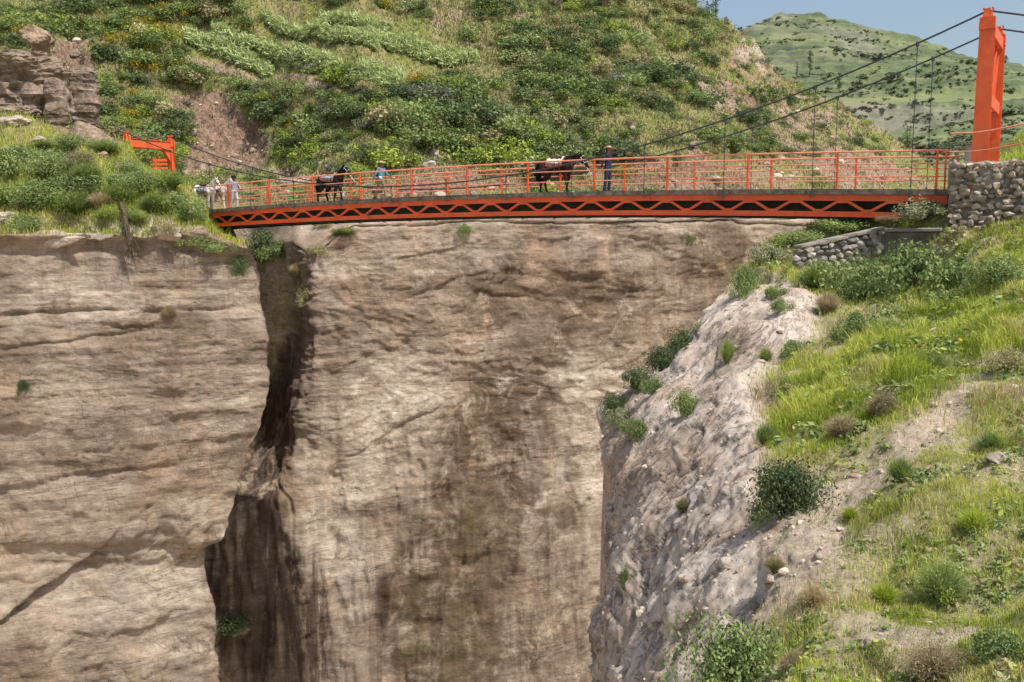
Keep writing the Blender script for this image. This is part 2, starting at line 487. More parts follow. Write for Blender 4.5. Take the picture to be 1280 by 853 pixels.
class Surf:
    """a displaced terrain sheet and the pixel grid it was laid out on, for standing plants and rocks on it"""
    def __init__(s, PX, PY, Q): s.PX, s.PY, s.Q = PX, PY, Q; s.N = grid_normals(Q)
    def at(s, px, py):
        d = (s.PX - px) ** 2 + (s.PY - py) ** 2
        i = np.unravel_index(np.argmin(d), d.shape)
        return s.Q[i].copy(), s.N[i].copy(), i


def add_skirt(V, attrs, idx, offs, quads):
    """extends an edge (vertex indices idx) by a run of offsets so that the sheet turns away and is not a card"""
    prev = np.asarray(idx); base = V[prev]
    for o in offs:
        o = np.asarray(o, float)
        new = base + o
        n0 = len(V); V = np.concatenate([V, new])
        for k in attrs: attrs[k] = np.concatenate([attrs[k], attrs[k][np.asarray(idx)]])
        cur = np.arange(n0, n0 + len(new))
        quads.append(np.stack([prev[:-1], prev[1:], cur[1:], cur[:-1]], -1))
        prev = cur
    return V


# ---------- far canyon wall and hillside behind the bridge
xs = np.arange(-340, 1262, 2.0)
CB = [(-340, 50), (200, 50), (255, 50.4), (330, 50), (380, 51), (600, 54), (800, 58), (950, 64), (1050, 72), (1260, 92)]
c_bot = (cv(xs, [(-340, 1150), (1260, 1150)]), cv(xs, CB, 20))
c_mid = (cv(xs, [(-340, 660), (240, 660), (330, 625), (1260, 640)], 30), cv(xs, [(-340, 60), (240, 51.6), (285, 51.6), (330, 51.8), (380, 52), (600, 55), (800, 59), (950, 65), (1050, 73), (1260, 93)], 14))
c_up = (cv(xs, [(-340, 520), (1260, 520)]), cv(xs, [(-340, 60), (318, 60), (346, 57), (374, 53), (392, 52.6), (600, 55.6), (800, 59.5), (950, 65.5), (1050, 73.5), (1260, 94)], 8))
c_top = (cv(xs, [(-340, 300), (345, 300), (372, 306), (388, 318), (410, 305), (440, 281), (600, 275), (900, 275), (960, 277), (1260, 284)], 14),
         cv(xs, [(-340, 66), (318, 66), (346, 61), (372, 54), (392, 53), (440, 54.5), (600, 56.3), (800, 60.2), (950, 66), (1050, 74), (1260, 95)], 8))
foot_y = cv(xs, [(-340, 250), (300, 262), (400, 258), (600, 250), (900, 246), (1260, 252)], 20)
foot_z = cv(xs, [(-340, 67), (300, 67), (400, 60), (600, 63), (800, 70), (950, 80), (1150, 100), (1260, 112)], 40)
ridge_y = cv(xs, [(-340, -260), (300, -250), (600, -165), (700, -112), (800, -52), (860, -12), (900, 17), (940, 52), (965, 84), (985, 106), (1040, 130), (1100, 170), (1160, 205), (1260, 250)], 12)
ridge_z = cv(xs, [(-340, 150), (300, 152), (600, 140), (800, 127), (900, 124), (985, 130), (1040, 132), (1100, 131), (1160, 126), (1260, 122)], 30)
mid_y = cv(xs, [(-340, 150), (0, 140), (200, 130), (400, 150), (900, 160), (985, 170), (1100, 205), (1260, 251)], 30)
_t = (foot_y - mid_y) / (foot_y - ridge_y)
mid_z = 1 / ((1 / foot_z) * (1 - _t) + (1 / ridge_z) * _t) * cv(xs, [(-340, 0.93), (100, 0.95), (250, 1.03), (350, 1.03), (450, 0.98), (700, 0.97), (900, 0.98), (1260, 1.0)], 40)

# cliff sheet
PX, PY, IZ = loft(xs, [c_bot, c_mid, c_up, c_top, (foot_y, foot_z)], [150, 60, 150, 10])
sep = 150 + 60 + 150
IZ[:sep] = smooth_rows(IZ, 5)[:sep]
Q = P(PX, PY, 1 / IZ)
N = grid_normals(Q); N[sep - 2:] = N[sep - 3]
nzp = fbm(Q, 0.12, 4, 3) * 0.5
fl = sstep(430, 640, PY)
D = fbm(Q, (.11, .11, .09), 4, 11) * 1.1
D += fbm(Q, (.30, .30, .7), 5, 23) * 0.22 * (1 - 0.6 * fl)
D += fbm(Q, (.20, .20, .30), 5, 27, True) * 0.42
D += np.abs(fbm(Q, (.8, .8, .9), 3, 29)) * -.22
D += fbm(Q, (.55, .55, .07), 4, 31, True) * 0.42 * fl
D += fbm(Q, (.9, .9, .8), 4, 41, True) * 0.07
D += pn(Q * (.03, .03, 2.1), 47) * 0.07 * (1 - fl)


def ledge(PX, PY, pts, h, w, seed, Q, x0=None, x1=None, wig=6):
    y = np.interp(PX, [p[0] for p in pts], [p[1] for p in pts]) + fbm(Q, 0.5, 3, seed) * wig
    d = PY - y
    r = np.where(d > 0, np.exp(-d / w), np.exp(d / 1.2)) * h
    a, b = pts[0][0], pts[-1][0]
    r = r * np.clip(.45 + fbm(Q, .22, 3, seed + 50) * 1.6, 0, 1.2)
    return -r * sstep(a, a + 25, PX) * (1 - sstep(b - 25, b, PX))


D += ledge(PX, PY, [(385, 430), (470, 395), (560, 350), (640, 335), (720, 345), (860, 330)], 0.45, 14, 5, Q)
D += ledge(PX, PY, [(400, 590), (480, 545), (560, 500), (600, 488), (700, 482), (760, 470), (830, 428)], 0.55, 18, 6, Q)
D += ledge(PX, PY, [(380, 350), (460, 330), (560, 310), (700, 300), (900, 296)], 0.3, 10, 7, Q)
D += ledge(PX, PY, [(390, 480), (470, 440), (540, 420), (600, 400)], 0.3, 10, 8, Q)
D += ledge(PX, PY, [(550, 355), (580, 362), (640, 368), (710, 380)], 0.5, 10, 9, Q)
D += ledge(PX, PY, [(300, 610), (330, 590), (372, 560)], 0.8, 20, 10, Q)
D = D * sstep(0, 14, sep + 8 - np.arange(len(D)))[:, None]
D = D * .36
D += (steps(Q, (.09, .09, .24), 5, .40, 33) * (1 - fl * .6) + steps(Q, (.22, .22, .05), 5, .75, 35) * fl + steps(Q, (.35, .35, .45), 4, .13, 37, 5) + steps(Q, (.9, .9, 1.1), 3, .05, 38, 4)) * sstep(0, 6, sep + 4 - np.arange(len(D)))[:, None]
Q = Q + N * D[..., None]
nz = fbm(Q, 0.25, 4, 51) * 0.7
A = {}
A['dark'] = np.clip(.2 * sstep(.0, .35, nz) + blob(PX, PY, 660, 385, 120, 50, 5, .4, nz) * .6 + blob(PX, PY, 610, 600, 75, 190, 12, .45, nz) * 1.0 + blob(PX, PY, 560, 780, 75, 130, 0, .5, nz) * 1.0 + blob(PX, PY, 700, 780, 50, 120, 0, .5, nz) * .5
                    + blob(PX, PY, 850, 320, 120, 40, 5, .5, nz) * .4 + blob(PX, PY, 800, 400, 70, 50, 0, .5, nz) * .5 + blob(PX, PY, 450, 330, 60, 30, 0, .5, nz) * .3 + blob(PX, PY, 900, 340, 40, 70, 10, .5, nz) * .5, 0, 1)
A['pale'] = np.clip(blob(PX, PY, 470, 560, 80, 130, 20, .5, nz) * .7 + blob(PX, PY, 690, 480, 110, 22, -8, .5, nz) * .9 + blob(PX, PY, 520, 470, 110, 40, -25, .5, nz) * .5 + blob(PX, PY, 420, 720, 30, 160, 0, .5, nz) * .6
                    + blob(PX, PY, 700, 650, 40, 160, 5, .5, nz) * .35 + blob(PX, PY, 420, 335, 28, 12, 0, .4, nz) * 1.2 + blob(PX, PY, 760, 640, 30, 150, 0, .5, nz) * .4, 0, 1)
wn = fbm(Q, (.9, .9, .12), 3, 61) * 0.9
A['wet_shade'] = .85 * np.clip(blob(PX, PY, 306, 720, 46, 170, 2, .25, wn) * .85 + blob(PX, PY, 382, 812, 34, 90, 0, .25, wn) + blob(PX, PY, 340, 570, 28, 60, 20, .3, wn) * .8 + blob(PX, PY, 477, 760, 9, 50, 0, .5, wn) * .9
                   + blob(PX, PY, 668, 700, 5, 36, 0, .5, wn) * .6 + blob(PX, PY, 545, 760, 10, 60, 0, .5, wn) * .5 + blob(PX, PY, 354, 490, 15, 55, 0, .3, wn) * .8, 0, 1)  # last blob paints the shade of the cleft wall; the others are water stains
A['streak'] = np.clip(fl * 0.9 + blob(PX, PY, 860, 330, 160, 60, 0, .5) * .8, 0, 1)
A['moss'] = np.clip(blob(PX, PY, 560, 770, 50, 90, 10, .5, nz) * .6 + blob(PX, PY, 590, 640, 40, 60, 0, .5, nz) * .25, 0, 1)
nr, nc = PX.shape
V = Q.reshape(-1, 3); quads = [grid_quads(nr, nc)]
attrs = {k: a.ravel() for k, a in A.items()}
V = add_skirt(V, attrs, np.arange(nc), [(0, 0, -25)], quads)
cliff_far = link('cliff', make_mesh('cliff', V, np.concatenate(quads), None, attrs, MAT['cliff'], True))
tag(cliff_far, kind='structure')
S_cliff = Surf(PX, PY, Q)

# hillside sheet
PX, PY, IZ = loft(xs, [(foot_y, foot_z), (mid_y, mid_z), (ridge_y, ridge_z)], [90, 210])
IZ = smooth_rows(IZ, 12)
Q = P(PX, PY, 1 / IZ)
N = grid_normals(Q)
ramp_in = sstep(0, 25, np.arange(len(PX)))[:, None]
nz = fbm(Q, 0.10, 4, 71) * 0.7
cut = np.clip(blob(PX, PY, 285, 172, 84, 48, 18, .3, nz) + blob(PX, PY, 88, 80, 24, 62, 0, .3, nz) + blob(PX, PY, 88, 120, 20, 40, 0, .3, nz), 0, 1)
D = fbm(Q, .045, 3, 73) * 3.0 + fbm(Q, .2, 4, 79) * 0.9 + fbm(Q, 1.1, 3, 83, True) * 0.14
D += cut * (fbm(Q, .45, 4, 89, True) * 0.7 - 1.2)
rk = np.clip(blob(PX, PY, 935, 70, 26, 30, 50, .4, nz) + blob(PX, PY, 870, 100, 60, 14, 40, .4, nz) * .5, 0, 1)
D += rk * fbm(Q, .5, 4, 97, True) * 1.6
D = D * ramp_in * cv(xs, [(-340, 1), (880, 1), (950, .6), (1260, .6)], 20)[None]
# terraces on the left: gentle treads and banks
Q = Q + N * D[..., None]
A = {}
n2 = fbm(Q, .16, 4, 101)
soil = np.clip(n2 * .5 + .24, 0, 1) * .55 + sstep(840, 1000, PX) * .14
soil += cut * 1.2 + rk * 1.0
soil += blob(PX, PY, 640, 232, 420, 26, -2, .4, nz) * .55
soil += blob(PX, PY, 1010, 165, 110, 40, 36, .5, nz) * .38 + blob(PX, PY, 905, 115, 60, 20, 42, .5, nz) * .55
soil += blob(PX, PY, 285, 89, 66, 5, 9, .4) * .9 + blob(PX, PY, 390, 93, 66, 6, 6, .4) * .95 + blob(PX, PY, 375, 66, 90, 4, 10, .4) * .6 + blob(PX, PY, 420, 34, 90, 4, 10, .4) * .6 + blob(PX, PY, 300, 30, 70, 6, 10, .5, nz) * .5 + blob(PX, PY, 545, 25, 10, 32, -20, .5, nz) * .5 + blob(PX, PY, 585, 30, 35, 18, 30, .5, nz) * .6
soil += blob(PX, PY, 355, 212, 24, 9, -8, .4, nz) * 1.0 + blob(PX, PY, 545, 185, 16, 14, 0, .5, nz) * .6
soil += blob(PX, PY, 640, 20, 30, 15, 40, .5, nz) * .5 + blob(PX, PY, 90, 70, 40, 40, 0, .5, nz) * .7
soil -= blob(PX, PY, 420, 60, 260, 55, 5, .4, nz) * .35
A['soil'] = np.clip(soil, 0, 1)
A['red'] = np.clip(cut + blob(PX, PY, 600, 232, 420, 30, -2, .4, nz) * .7 + blob(PX, PY, 900, 110, 70, 30, 42, .5, nz) * .6, 0, 1)
A['pale'] = np.clip(blob(PX, PY, 355, 212, 24, 9, -8, .4, nz) + rk * .6 + blob(PX, PY, 250, 195, 60, 18, 20, .4, nz) * np.clip(fbm(Q, .7, 3, 5) * 2, 0, 1), 0, 1)
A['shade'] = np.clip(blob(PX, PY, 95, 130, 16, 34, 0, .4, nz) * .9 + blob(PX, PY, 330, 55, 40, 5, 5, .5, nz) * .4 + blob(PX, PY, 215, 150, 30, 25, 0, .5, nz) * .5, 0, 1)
nr, nc = PX.shape
V = Q.reshape(-1, 3); quads = [grid_quads(nr, nc)]
attrs = {k: a.ravel() for k, a in A.items()}
V = add_skirt(V, attrs, np.arange((nr - 1) * nc, nr * nc), [(0, 6, .5), (0, 25, -4), (0, 90, -60)], quads)
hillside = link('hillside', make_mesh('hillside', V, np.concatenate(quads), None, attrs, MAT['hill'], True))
tag(hillside, kind='structure')
S_hill = Surf(PX, PY, Q); H_soil = A['soil']; H_cut = cut

# ---------- left cliff with the knoll on top
sx = np.linspace(0, 1, 330)


def edge_x(py):
    return np.interp(py, [150, 285, 315, 340, 370, 400, 440, 470, 500, 540, 560, 600, 650, 678, 684, 720, 760, 800, 853, 1150],
                     [268, 290, 312, 322, 326, 331, 337, 335, 332, 323, 312, 298, 284, 276, 257, 259, 268, 272, 273, 276])


px0 = -340 + sx * (262 + 340)
crest_y = cv(px0, [(-340, 140), (0, 150), (60, 156), (95, 154), (125, 168), (160, 192), (200, 224), (235, 254), (262, 278)], 10)
crest_z = cv(px0, [(-340, 51), (0, 51), (100, 50.5), (160, 49.8), (262, 47.2)], 10)
led_y = cv(px0, [(-340, 300), (0, 292), (60, 290), (110, 292), (150, 297), (190, 288), (225, 296), (262, 312)], 6)
led_z = cv(px0, [(-340, 38), (0, 41), (150, 43.2), (262, 45.4)], 10)
bot_z = cv(px0, [(-340, 35.5), (0, 38.6), (150, 41.5), (262, 44.4)], 10)
segs = [(crest_y, crest_z, 150), (led_y, led_z, 14), (led_y + 22, led_z + .6, 130), (np.full_like(px0, 520.), led_z - .3, 190), (np.full_like(px0, 1150.), bot_z, 0)]
PY = []; IZ = []
for (ya, za, n), (yb, zb, _) in zip(segs[:-1], segs[1:]):
    t = np.linspace(0, 1, n, endpoint=False)[:, None]
    PY.append(ya * (1 - t) + yb * t); IZ.append(1 / za * (1 - t) + 1 / zb * t)
PY.append(segs[-1][0][None]); IZ.append(1 / segs[-1][1][None])
PY = np.concatenate(PY); IZ = np.concatenate(IZ)
IZ = smooth_rows(IZ, 3)
_en = pn(np.stack([PY / 26., PY * 0 + .5, PY * 0 + .3], -1), 9) * 4 + pn(np.stack([PY / 9., PY * 0 + .5, PY * 0 + .3], -1), 10) * 2.2
PX = -340 + sx[None] * (edge_x(PY) + _en * sstep(300, 330, PY) + 340)
Q = P(PX, PY, 1 / IZ)
N = grid_normals(Q)
onk = 1 - sstep(-6, 6, PY - led_y[None])           # 1 on the knoll, 0 on the face
face = 1 - onk
low = sstep(560, 700, PY)
D = face * (fbm(Q, (.12, .12, .10), 4, 111) * .8 + fbm(Q, (.20, .20, .34), 5, 115, True) * .32 - np.abs(fbm(Q, (.8, .8, 1.0), 3, 116)) * .2 + fbm(Q, (.25, .25, 1.0), 4, 113) * 0.14 + fbm(Q, (.9, .9, 1.3), 4, 117, True) * 0.06 + pn(Q * (.04, .04, 1.9), 119) * .07)
D += onk * (fbm(Q, .2, 3, 121) * 1.0 + fbm(Q, .9, 3, 123) * .25)
D += ledge(PX, PY, [(-340, 300), (60, 300), (150, 306), (200, 298), (262, 318)], .5, 10, 12, Q, wig=8)
D += ledge(PX, PY, [(-340, 392), (0, 392), (120, 388), (200, 386), (337, 380)], .75, 7, 13, Q, wig=4)
D += ledge(PX, PY, [(-340, 404), (0, 410), (120, 408), (220, 404), (337, 398)], .95, 9, 14, Q, wig=5)
D += ledge(PX, PY, [(-340, 440), (0, 440), (150, 416), (240, 410), (300, 406)], .6, 8, 15, Q, wig=5)
D += ledge(PX, PY, [(-340, 600), (0, 610), (100, 592), (200, 580), (310, 562)], .5, 16, 16, Q, wig=5)
D += ledge(PX, PY, [(-340, 880), (0, 778), (60, 735), (110, 700), (150, 660), (190, 632), (240, 616)], 1.5, 70, 17, Q, wig=5)
D += ledge(PX, PY, [(195, 680), (215, 706), (240, 690), (282, 670)], 1.3, 34, 18, Q, wig=3)
D += blob(PX, PY, 240, 655, 40, 24, 20, .5) * 0.7
D = D * np.where(onk > .5, 1, .36)
D += face * (steps(Q, (.05, .05, .85), 5, .17, 133, 4, .10) * (1 - low * .7) + steps(Q, (.12, .12, .2), 4, .42, 135) * (.35 + low * .65) + steps(Q, (.35, .35, .6), 4, .11, 137, 5) + steps(Q, (.9, .9, 1.2), 3, .045, 138, 4))
Q = Q + N * D[..., None]
nz = fbm(Q, .3, 4, 131) * .7
A = {}
A['dark'] = np.clip(.25 * sstep(.0, .35, nz) + blob(PX, PY, 210, 430, 60, 70, 0, .5, nz) * .7 + blob(PX, PY, 150, 340, 120, 24, 0, .6, nz) * .35 + blob(PX, PY, 80, 540, 140, 40, -5, .5, nz) * .35 + blob(PX, PY, 10, 450, 70, 16, 0, .5, nz) * .6, 0, 1)
A['pale'] = np.clip(blob(PX, PY, 120, 380, 150, 22, 0, .5, nz) * .6 + blob(PX, PY, 180, 750, 120, 70, -30, .5, nz) * .5 + blob(PX, PY, 120, 285, 150, 12, 0, .4, nz) * .9 + blob(PX, PY, 250, 640, 30, 25, 0, .5, nz) * .5, 0, 1)
A['wet_shade'] = np.clip(blob(PX, PY, 262, 700, 10, 60, 0, .4, nz) * .7, 0, 1) * 0.6
A['streak'] = np.clip(blob(PX, PY, 150, 335, 280, 60, 0, .5, nz) * .95 + low * .2, 0, 1)
A['moss'] = np.zeros_like(PX)
A['soil'] = np.clip(.16 + fbm(Q, .35, 4, 137) * .35 + blob(PX, PY, 112, 168, 44, 16, 20, .4, nz) * .9 + sstep(-34, -6, PY - led_y[None]) * .7 + blob(PX, PY, 60, 265, 60, 16, 0, .5, nz) * .4, 0, 1)
A['red'] = np.zeros_like(PX); A['shade'] = np.zeros_like(PX)
nr, nc = PX.shape
V = Q.reshape(-1, 3); gq = grid_quads(nr, nc)
fm = (onk.ravel()[gq[:, 0]] > .5).astype(np.int32)
quads = [gq]
attrs = {k: a.ravel() for k, a in A.items()}
n0 = len(gq)
V = add_skirt(V, attrs, np.arange(nc), [(-.5, 2.5, -.6), (-1, 6, -3), (-1, 12, -12)], quads)
V = add_skirt(V, attrs, np.arange(nr) * nc + nc - 1, [(-.45, .8, 0), (-1.6, 2.5, 0), (-5, 8, 0), (-12, 22, 0)], quads)
V = add_skirt(V, attrs, np.arange((nr - 1) * nc, nr * nc), [(0, 0, -25)], quads)
aq = np.concatenate(quads)
mi = np.zeros(len(aq), np.int32); mi[:n0] = fm; mi[n0:n0 + 3 * (nc - 1)] = 1
knoll = link('cliff', make_mesh('cliff', V, aq, None, attrs, [MAT['cliff'], MAT['hill']], True, mi))
tag(knoll, kind='structure')
S_left = Surf(PX, PY, Q); L_onk = onk

# ---------- near slope on the right (where the photographer stands)
CP = [(740, 853, 17), (870, 853, 9.8), (960, 853, 8.2), (1100, 853, 7), (1280, 853, 6.2), (745, 1150, 11.5), (960, 1150, 5.4), (1280, 1150, 4.3), (1600, 1150, 4.0), (1600, 853, 5.8),
      (748, 700, 20), (850, 700, 14.3), (950, 700, 11.3), (1100, 700, 9.7), (1280, 700, 8.5), (1600, 700, 7.6), (762, 600, 23), (850, 600, 18), (950, 600, 14.6), (1100, 600, 12), (1280, 600, 10.5), (1600, 600, 9.3),
      (752, 500, 27), (850, 500, 22.6), (960, 500, 18.5), (1100, 500, 15.5), (1280, 500, 13.5), (1600, 500, 12), (870, 405, 28.5), (960, 400, 24.5), (1100, 400, 20.5), (1280, 400, 18), (1600, 400, 15.5),
      (915, 345, 30), (1000, 345, 27.9), (1100, 345, 27.2), (1180, 350, 25.9), (1280, 345, 22), (1600, 345, 18), (960, 300, 31.5), (1055, 325, 28.7), (1050, 300, 30.0), (1180, 290, 27.6), (1280, 290, 25.5), (1600, 290, 21), (1100, 250, 31), (1600, 240, 24)]
CP = np.array(CP, float); cu = CP[:, :2] / 500.; ci = 1 / CP[:, 2]


def tps(r2): return np.where(r2 > 0, 0.5 * r2 * np.log(r2 + 1e-12), 0)


nK = len(CP)
K = tps(((cu[:, None] - cu[None]) ** 2).sum(-1)) + np.eye(nK) * 2e-3
Pm = np.c_[np.ones(nK), cu]
Msys = np.block([[K, Pm], [Pm.T, np.zeros((3, 3))]])
sol = np.linalg.solve(Msys, np.r_[ci, 0, 0, 0])


def near_iz(PX, PY):
    U = np.stack([PX, PY], -1) / 500.
    out = sol[nK] + sol[nK + 1] * U[..., 0] + sol[nK + 2] * U[..., 1]
    for k in range(nK):
        out = out + sol[k] * tps(((U - cu[k]) ** 2).sum(-1))
    return out


rows = np.arange(250, 1150, 2.0)
sil = np.interp(rows, [250, 268, 280, 290, 310, 340, 360, 380, 410, 440, 470, 500, 515, 540, 600, 650, 700, 760, 853, 1150],
                [1175, 1095, 1010, 985, 952, 922, 905, 890, 862, 832, 800, 766, 750, 758, 763, 757, 749, 746, 741, 735])
tt = np.linspace(0, 1, 430) ** 1.15
PX = sil[:, None] + tt[None] * (1640 - sil[:, None]); PY = np.broadcast_to(rows[:, None], PX.shape).copy()
Q = P(PX, PY, 1 / near_iz(PX, PY))
N = grid_normals(Q)
nz = fbm(Q, .45, 4, 141) * .5
bx = np.interp(PY, [250, 300, 330, 352, 385, 420, 450, 500, 560, 600, 660, 740, 800, 853, 1150], [960, 930, 925, 985, 1025, 1018, 965, 955, 955, 948, 945, 950, 905, 872, 800])
rock = 1 - sstep(-16, 16, PX - bx + nz * 40)
path = np.clip(blob(PX, PY, 1075, 600, 190, 30, -38, .4, nz) + blob(PX, PY, 985, 690, 110, 50, -50, .5, nz) * .9 + blob(PX, PY, 1000, 760, 110, 40, -25, .5, nz) * .6 + blob(PX, PY, 1255, 600, 60, 30, -10, .5, nz) * .6 + blob(PX, PY, 1235, 780, 70, 40, -20, .5, nz) * .6
               + blob(PX, PY, 1090, 790, 60, 22, -10, .5, nz) * .5 + blob(PX, PY, 920, 800, 40, 60, -50, .5, nz) * .8, 0, 1)
bedq = Q @ np.array([-.66, .12, .74]) + fbm(Q, .35, 3, 151) * .5
wv = np.stack([bedq * 1.9, Q[..., 1] * .16, (Q @ np.array([.74, 0, .66])) * .28], -1)
D = rock * (fbm(Q, .28, 4, 143) * .38 + steps(wv, (.42, .5, .6), 5, .34, 149, 5, .25) + steps(Q, .35, 4, .07, 145, 5, .3) + fbm(Q, 3.6, 4, 147, True) * .012)
D += (1 - rock) * (fbm(Q, .35, 3, 153) * .35 + fbm(Q, 1.6, 4, 155) * .10)
D += fbm(Q, 5.0, 3, 157) * .03
edgeb = blob(PX, PY, 960, 412, 70, 26, -30, .4) * .7 + blob(PX, PY, 925, 395, 55, 24, -35, .4) * .5   # rounded outcrop at the top of the face
D += edgeb * .55
Q = Q + N * D[..., None]
A = {}
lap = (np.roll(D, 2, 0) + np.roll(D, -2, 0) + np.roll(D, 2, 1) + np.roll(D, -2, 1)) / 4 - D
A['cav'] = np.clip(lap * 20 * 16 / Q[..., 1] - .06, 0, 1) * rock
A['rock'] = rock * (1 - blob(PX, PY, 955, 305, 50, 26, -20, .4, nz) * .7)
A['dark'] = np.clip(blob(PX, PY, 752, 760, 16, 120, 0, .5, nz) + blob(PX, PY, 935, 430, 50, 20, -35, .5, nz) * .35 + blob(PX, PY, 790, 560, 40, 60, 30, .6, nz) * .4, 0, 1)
veg = np.clip((1 - rock) * (1 - path * .85) * (.62 + fbm(Q, .5, 3, 161) * .5), 0, 1)
lush = np.clip(blob(PX, PY, 1090, 480, 130, 55, -28, .4, nz) + blob(PX, PY, 1240, 380, 130, 60, -25, .5, nz) * .8, 0, 1)
veg = np.clip(veg + lush * .5 * (1 - rock), 0, 1)
topl = blob(PX, PY, 945, 325, 40, 36, -45, .4, nz)
veg = np.clip(veg + topl * .7, 0, 1)
A['veg'] = veg
nr, nc = PX.shape
V = Q.reshape(-1, 3); quads = [grid_quads(nr, nc)]
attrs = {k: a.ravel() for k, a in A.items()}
V = add_skirt(V, attrs, np.arange(nr) * nc, [(.1, .7, -.25), (.5, 2.2, -1.4), (.6, 4, -5), (.6, 5, -14), (.6, 5.5, -30)], quads)
V = add_skirt(V, attrs, np.arange((nr - 1) * nc, nr * nc), [(0, -1.0, .4), (0, -5, 1.0), (0, -15, 1.5)], quads)
V = add_skirt(V, attrs, np.arange(nr) * nc + nc - 1, [(12, 3, 4), (40, 8, 14)], quads)
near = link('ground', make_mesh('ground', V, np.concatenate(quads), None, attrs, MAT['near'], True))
tag(near, kind='structure')
S_near = Surf(PX, PY, Q); G_rock = A['rock']; G_veg = veg; G_path = path; G_lush = lush

# ---------- the far hill
xf = np.arange(820, 1700, 2.5)
yr = cv(xf, [(820, 150), (860, 96), (905, 58), (925, 36), (945, 22), (965, 12), (1000, 7), (1030, 9), (1080, 23), (1130, 41), (1180, 54), (1215, 61), (1250, 68), (1280, 82), (1400, 125), (1700, 200)], 8)
zr = cv(xf, [(820, 330), (1000, 350), (1300, 320), (1700, 280)])
PX, PY, IZ = loft(xf, [(np.full_like(xf, 300.), np.full_like(xf, 140.)), (np.full_like(xf, 166.), np.full_like(xf, 205.)), (cv(xf, [(820, 134), (1700, 134)]), np.full_like(xf, 214.)), (cv(xf, [(820, 127), (1700, 127)]), np.full_like(xf, 238.)), (np.minimum(yr, 126), zr)], [50, 26, 8, 110])
Q = P(PX, PY, 1 / IZ)
N = grid_normals(Q)
D = fbm(Q, .012, 4, 171) * 9 + fbm(Q, .06, 4, 173, True) * 1.6 + fbm(Q, .25, 3, 175) * .8
D += pn(np.stack([Q[..., 0] * .004, Q[..., 1] * .006, Q[..., 2] * .28], -1), 177) * 1.8 * sstep(128, 100, PY)
D *= (sstep(0, 8, np.abs(PY - 131)) * .8 + .2) * .75
Q = Q + N * D[..., None]
nz = fbm(Q, .03, 4, 181) * .8
A = {'soil': np.clip(blob(PX, PY, 1080, 150, 110, 15, 2, .4, nz) * .9 + blob(PX, PY, 950, 25, 40, 18, -30, .5, nz) * .6 + blob(PX, PY, 1060, 48, 40, 14, 20, .5, nz) * .7 + np.clip(nz - .5, 0, 1), 0, 1) * .6,
     'pale': np.clip(blob(PX, PY, 1150, 130, 400, 4, 0, .5, nz * .4) * .45, 0, 1)}
nr, nc = PX.shape
V = Q.reshape(-1, 3); quads = [grid_quads(nr, nc)]
attrs = {k: a.ravel() for k, a in A.items()}
V = add_skirt(V, attrs, np.arange((nr - 1) * nc, nr * nc), [(0, 25, 0), (0, 80, -15), (0, 260, -120)], quads)
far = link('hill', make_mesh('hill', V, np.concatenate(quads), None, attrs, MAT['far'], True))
tag(far, kind='structure')
S_far = Surf(PX, PY, Q)

# ---------- base ground out to the horizon (canyon floor)
g = np.array([[-3000, -1500, -46], [3000, -1500, -46], [3000, 4000, -46], [-3000, 4000, -46]])
tag(link('canyon_floor', make_mesh('canyon_floor', g, [[0, 1, 2, 3]], None, None, MAT['road'])), kind='structure')
# ================================================================ BRIDGE
R0 = P(1185, 237, 28.5); L0 = P(283, 261, 47.0)
dv = (L0 - R0)[:2]; BL = float(np.hypot(*dv)); dv = dv / BL
nv = np.array([-dv[1], dv[0]])
if nv[1] < 0: nv = -nv
ZD = float((R0[2] + L0[2]) / 2)
SEND = 39.0


def zdeck(s):
    t = s / BL
    return ZD + 0.30 * 4 * t * (1 - t)


def Bp(s, w, z):
    return Vector((R0[0] + dv[0] * s + nv[0] * w, R0[1] + dv[1] * s + nv[1] * w, z))


def Bd(s, w, h=0.0): return Bp(s, w, zdeck(s) + h)


def s_at(px, w):
    ss = np.linspace(-3, 45, 4801)
    pts = np.stack([R0[0] + dv[0] * ss + nv[0] * w, R0[1] + dv[1] * ss + nv[1] * w, np.full_like(ss, ZD + .6)], -1)
    return float(ss[np.argmin(np.abs(proj(pts)[:, 0] - px))])


BW = 2.5
bridge = empty('suspension_bridge', Bp(0, BW / 2, ZD), 'orange steel footbridge with trussed sides and railings slung across the canyon', 'bridge')


def bpart(mb, name, mat, parent=None, **k):
    par = parent or bridge
    o = mb.build(name, mat, None, **k)
    o.parent = par
    bpy_parent_inv(o, par)
    return o


def bpy_parent_inv(o, par):
    # every part is modelled in world coordinates; a part's own matrix is the identity in the world
    o.matrix_parent_inverse = Matrix.Translation(par.location).inverted() if par.parent is None else Matrix.Identity(4)


NPAN = 25; PL = SEND / NPAN
m = MB()
for k in range(NPAN):
    a, b = k * PL, (k + 1) * PL
    p = [Bd(a, -.14), Bd(b, -.14), Bd(b, BW + .14), Bd(a, BW + .14)]
    m.prism([x - Vector((0, 0, .17)) for x in p], (0, 0, .17 - .03))
dk = bpart(m, 'deck', MAT['deck'])
m = MB()
for k in range(NPAN):
    a, b = k * PL, (k + 1) * PL
    m.prism([Bd(a, .12, -.02), Bd(b, .12, -.02), Bd(b, BW - .12, -.02), Bd(a, BW - .12, -.02)], (0, 0, .035))
bpart(m, 'walkway', MAT['deck_top'])
for w in (-.08, BW + .08):
    m = MB()
    for k in range(NPAN):
        a, b = k * PL + .01, (k + 1) * PL - .01
        hh = .025 + .02 * random.random()
        m.prism([Bd(a, w - .05, -.028), Bd(b, w - .05, -.028), Bd(b, w + .05, -.028), Bd(a, w + .05, -.028)], (0, 0, hh))
    bpart(m, 'kerb', MAT['deck'])
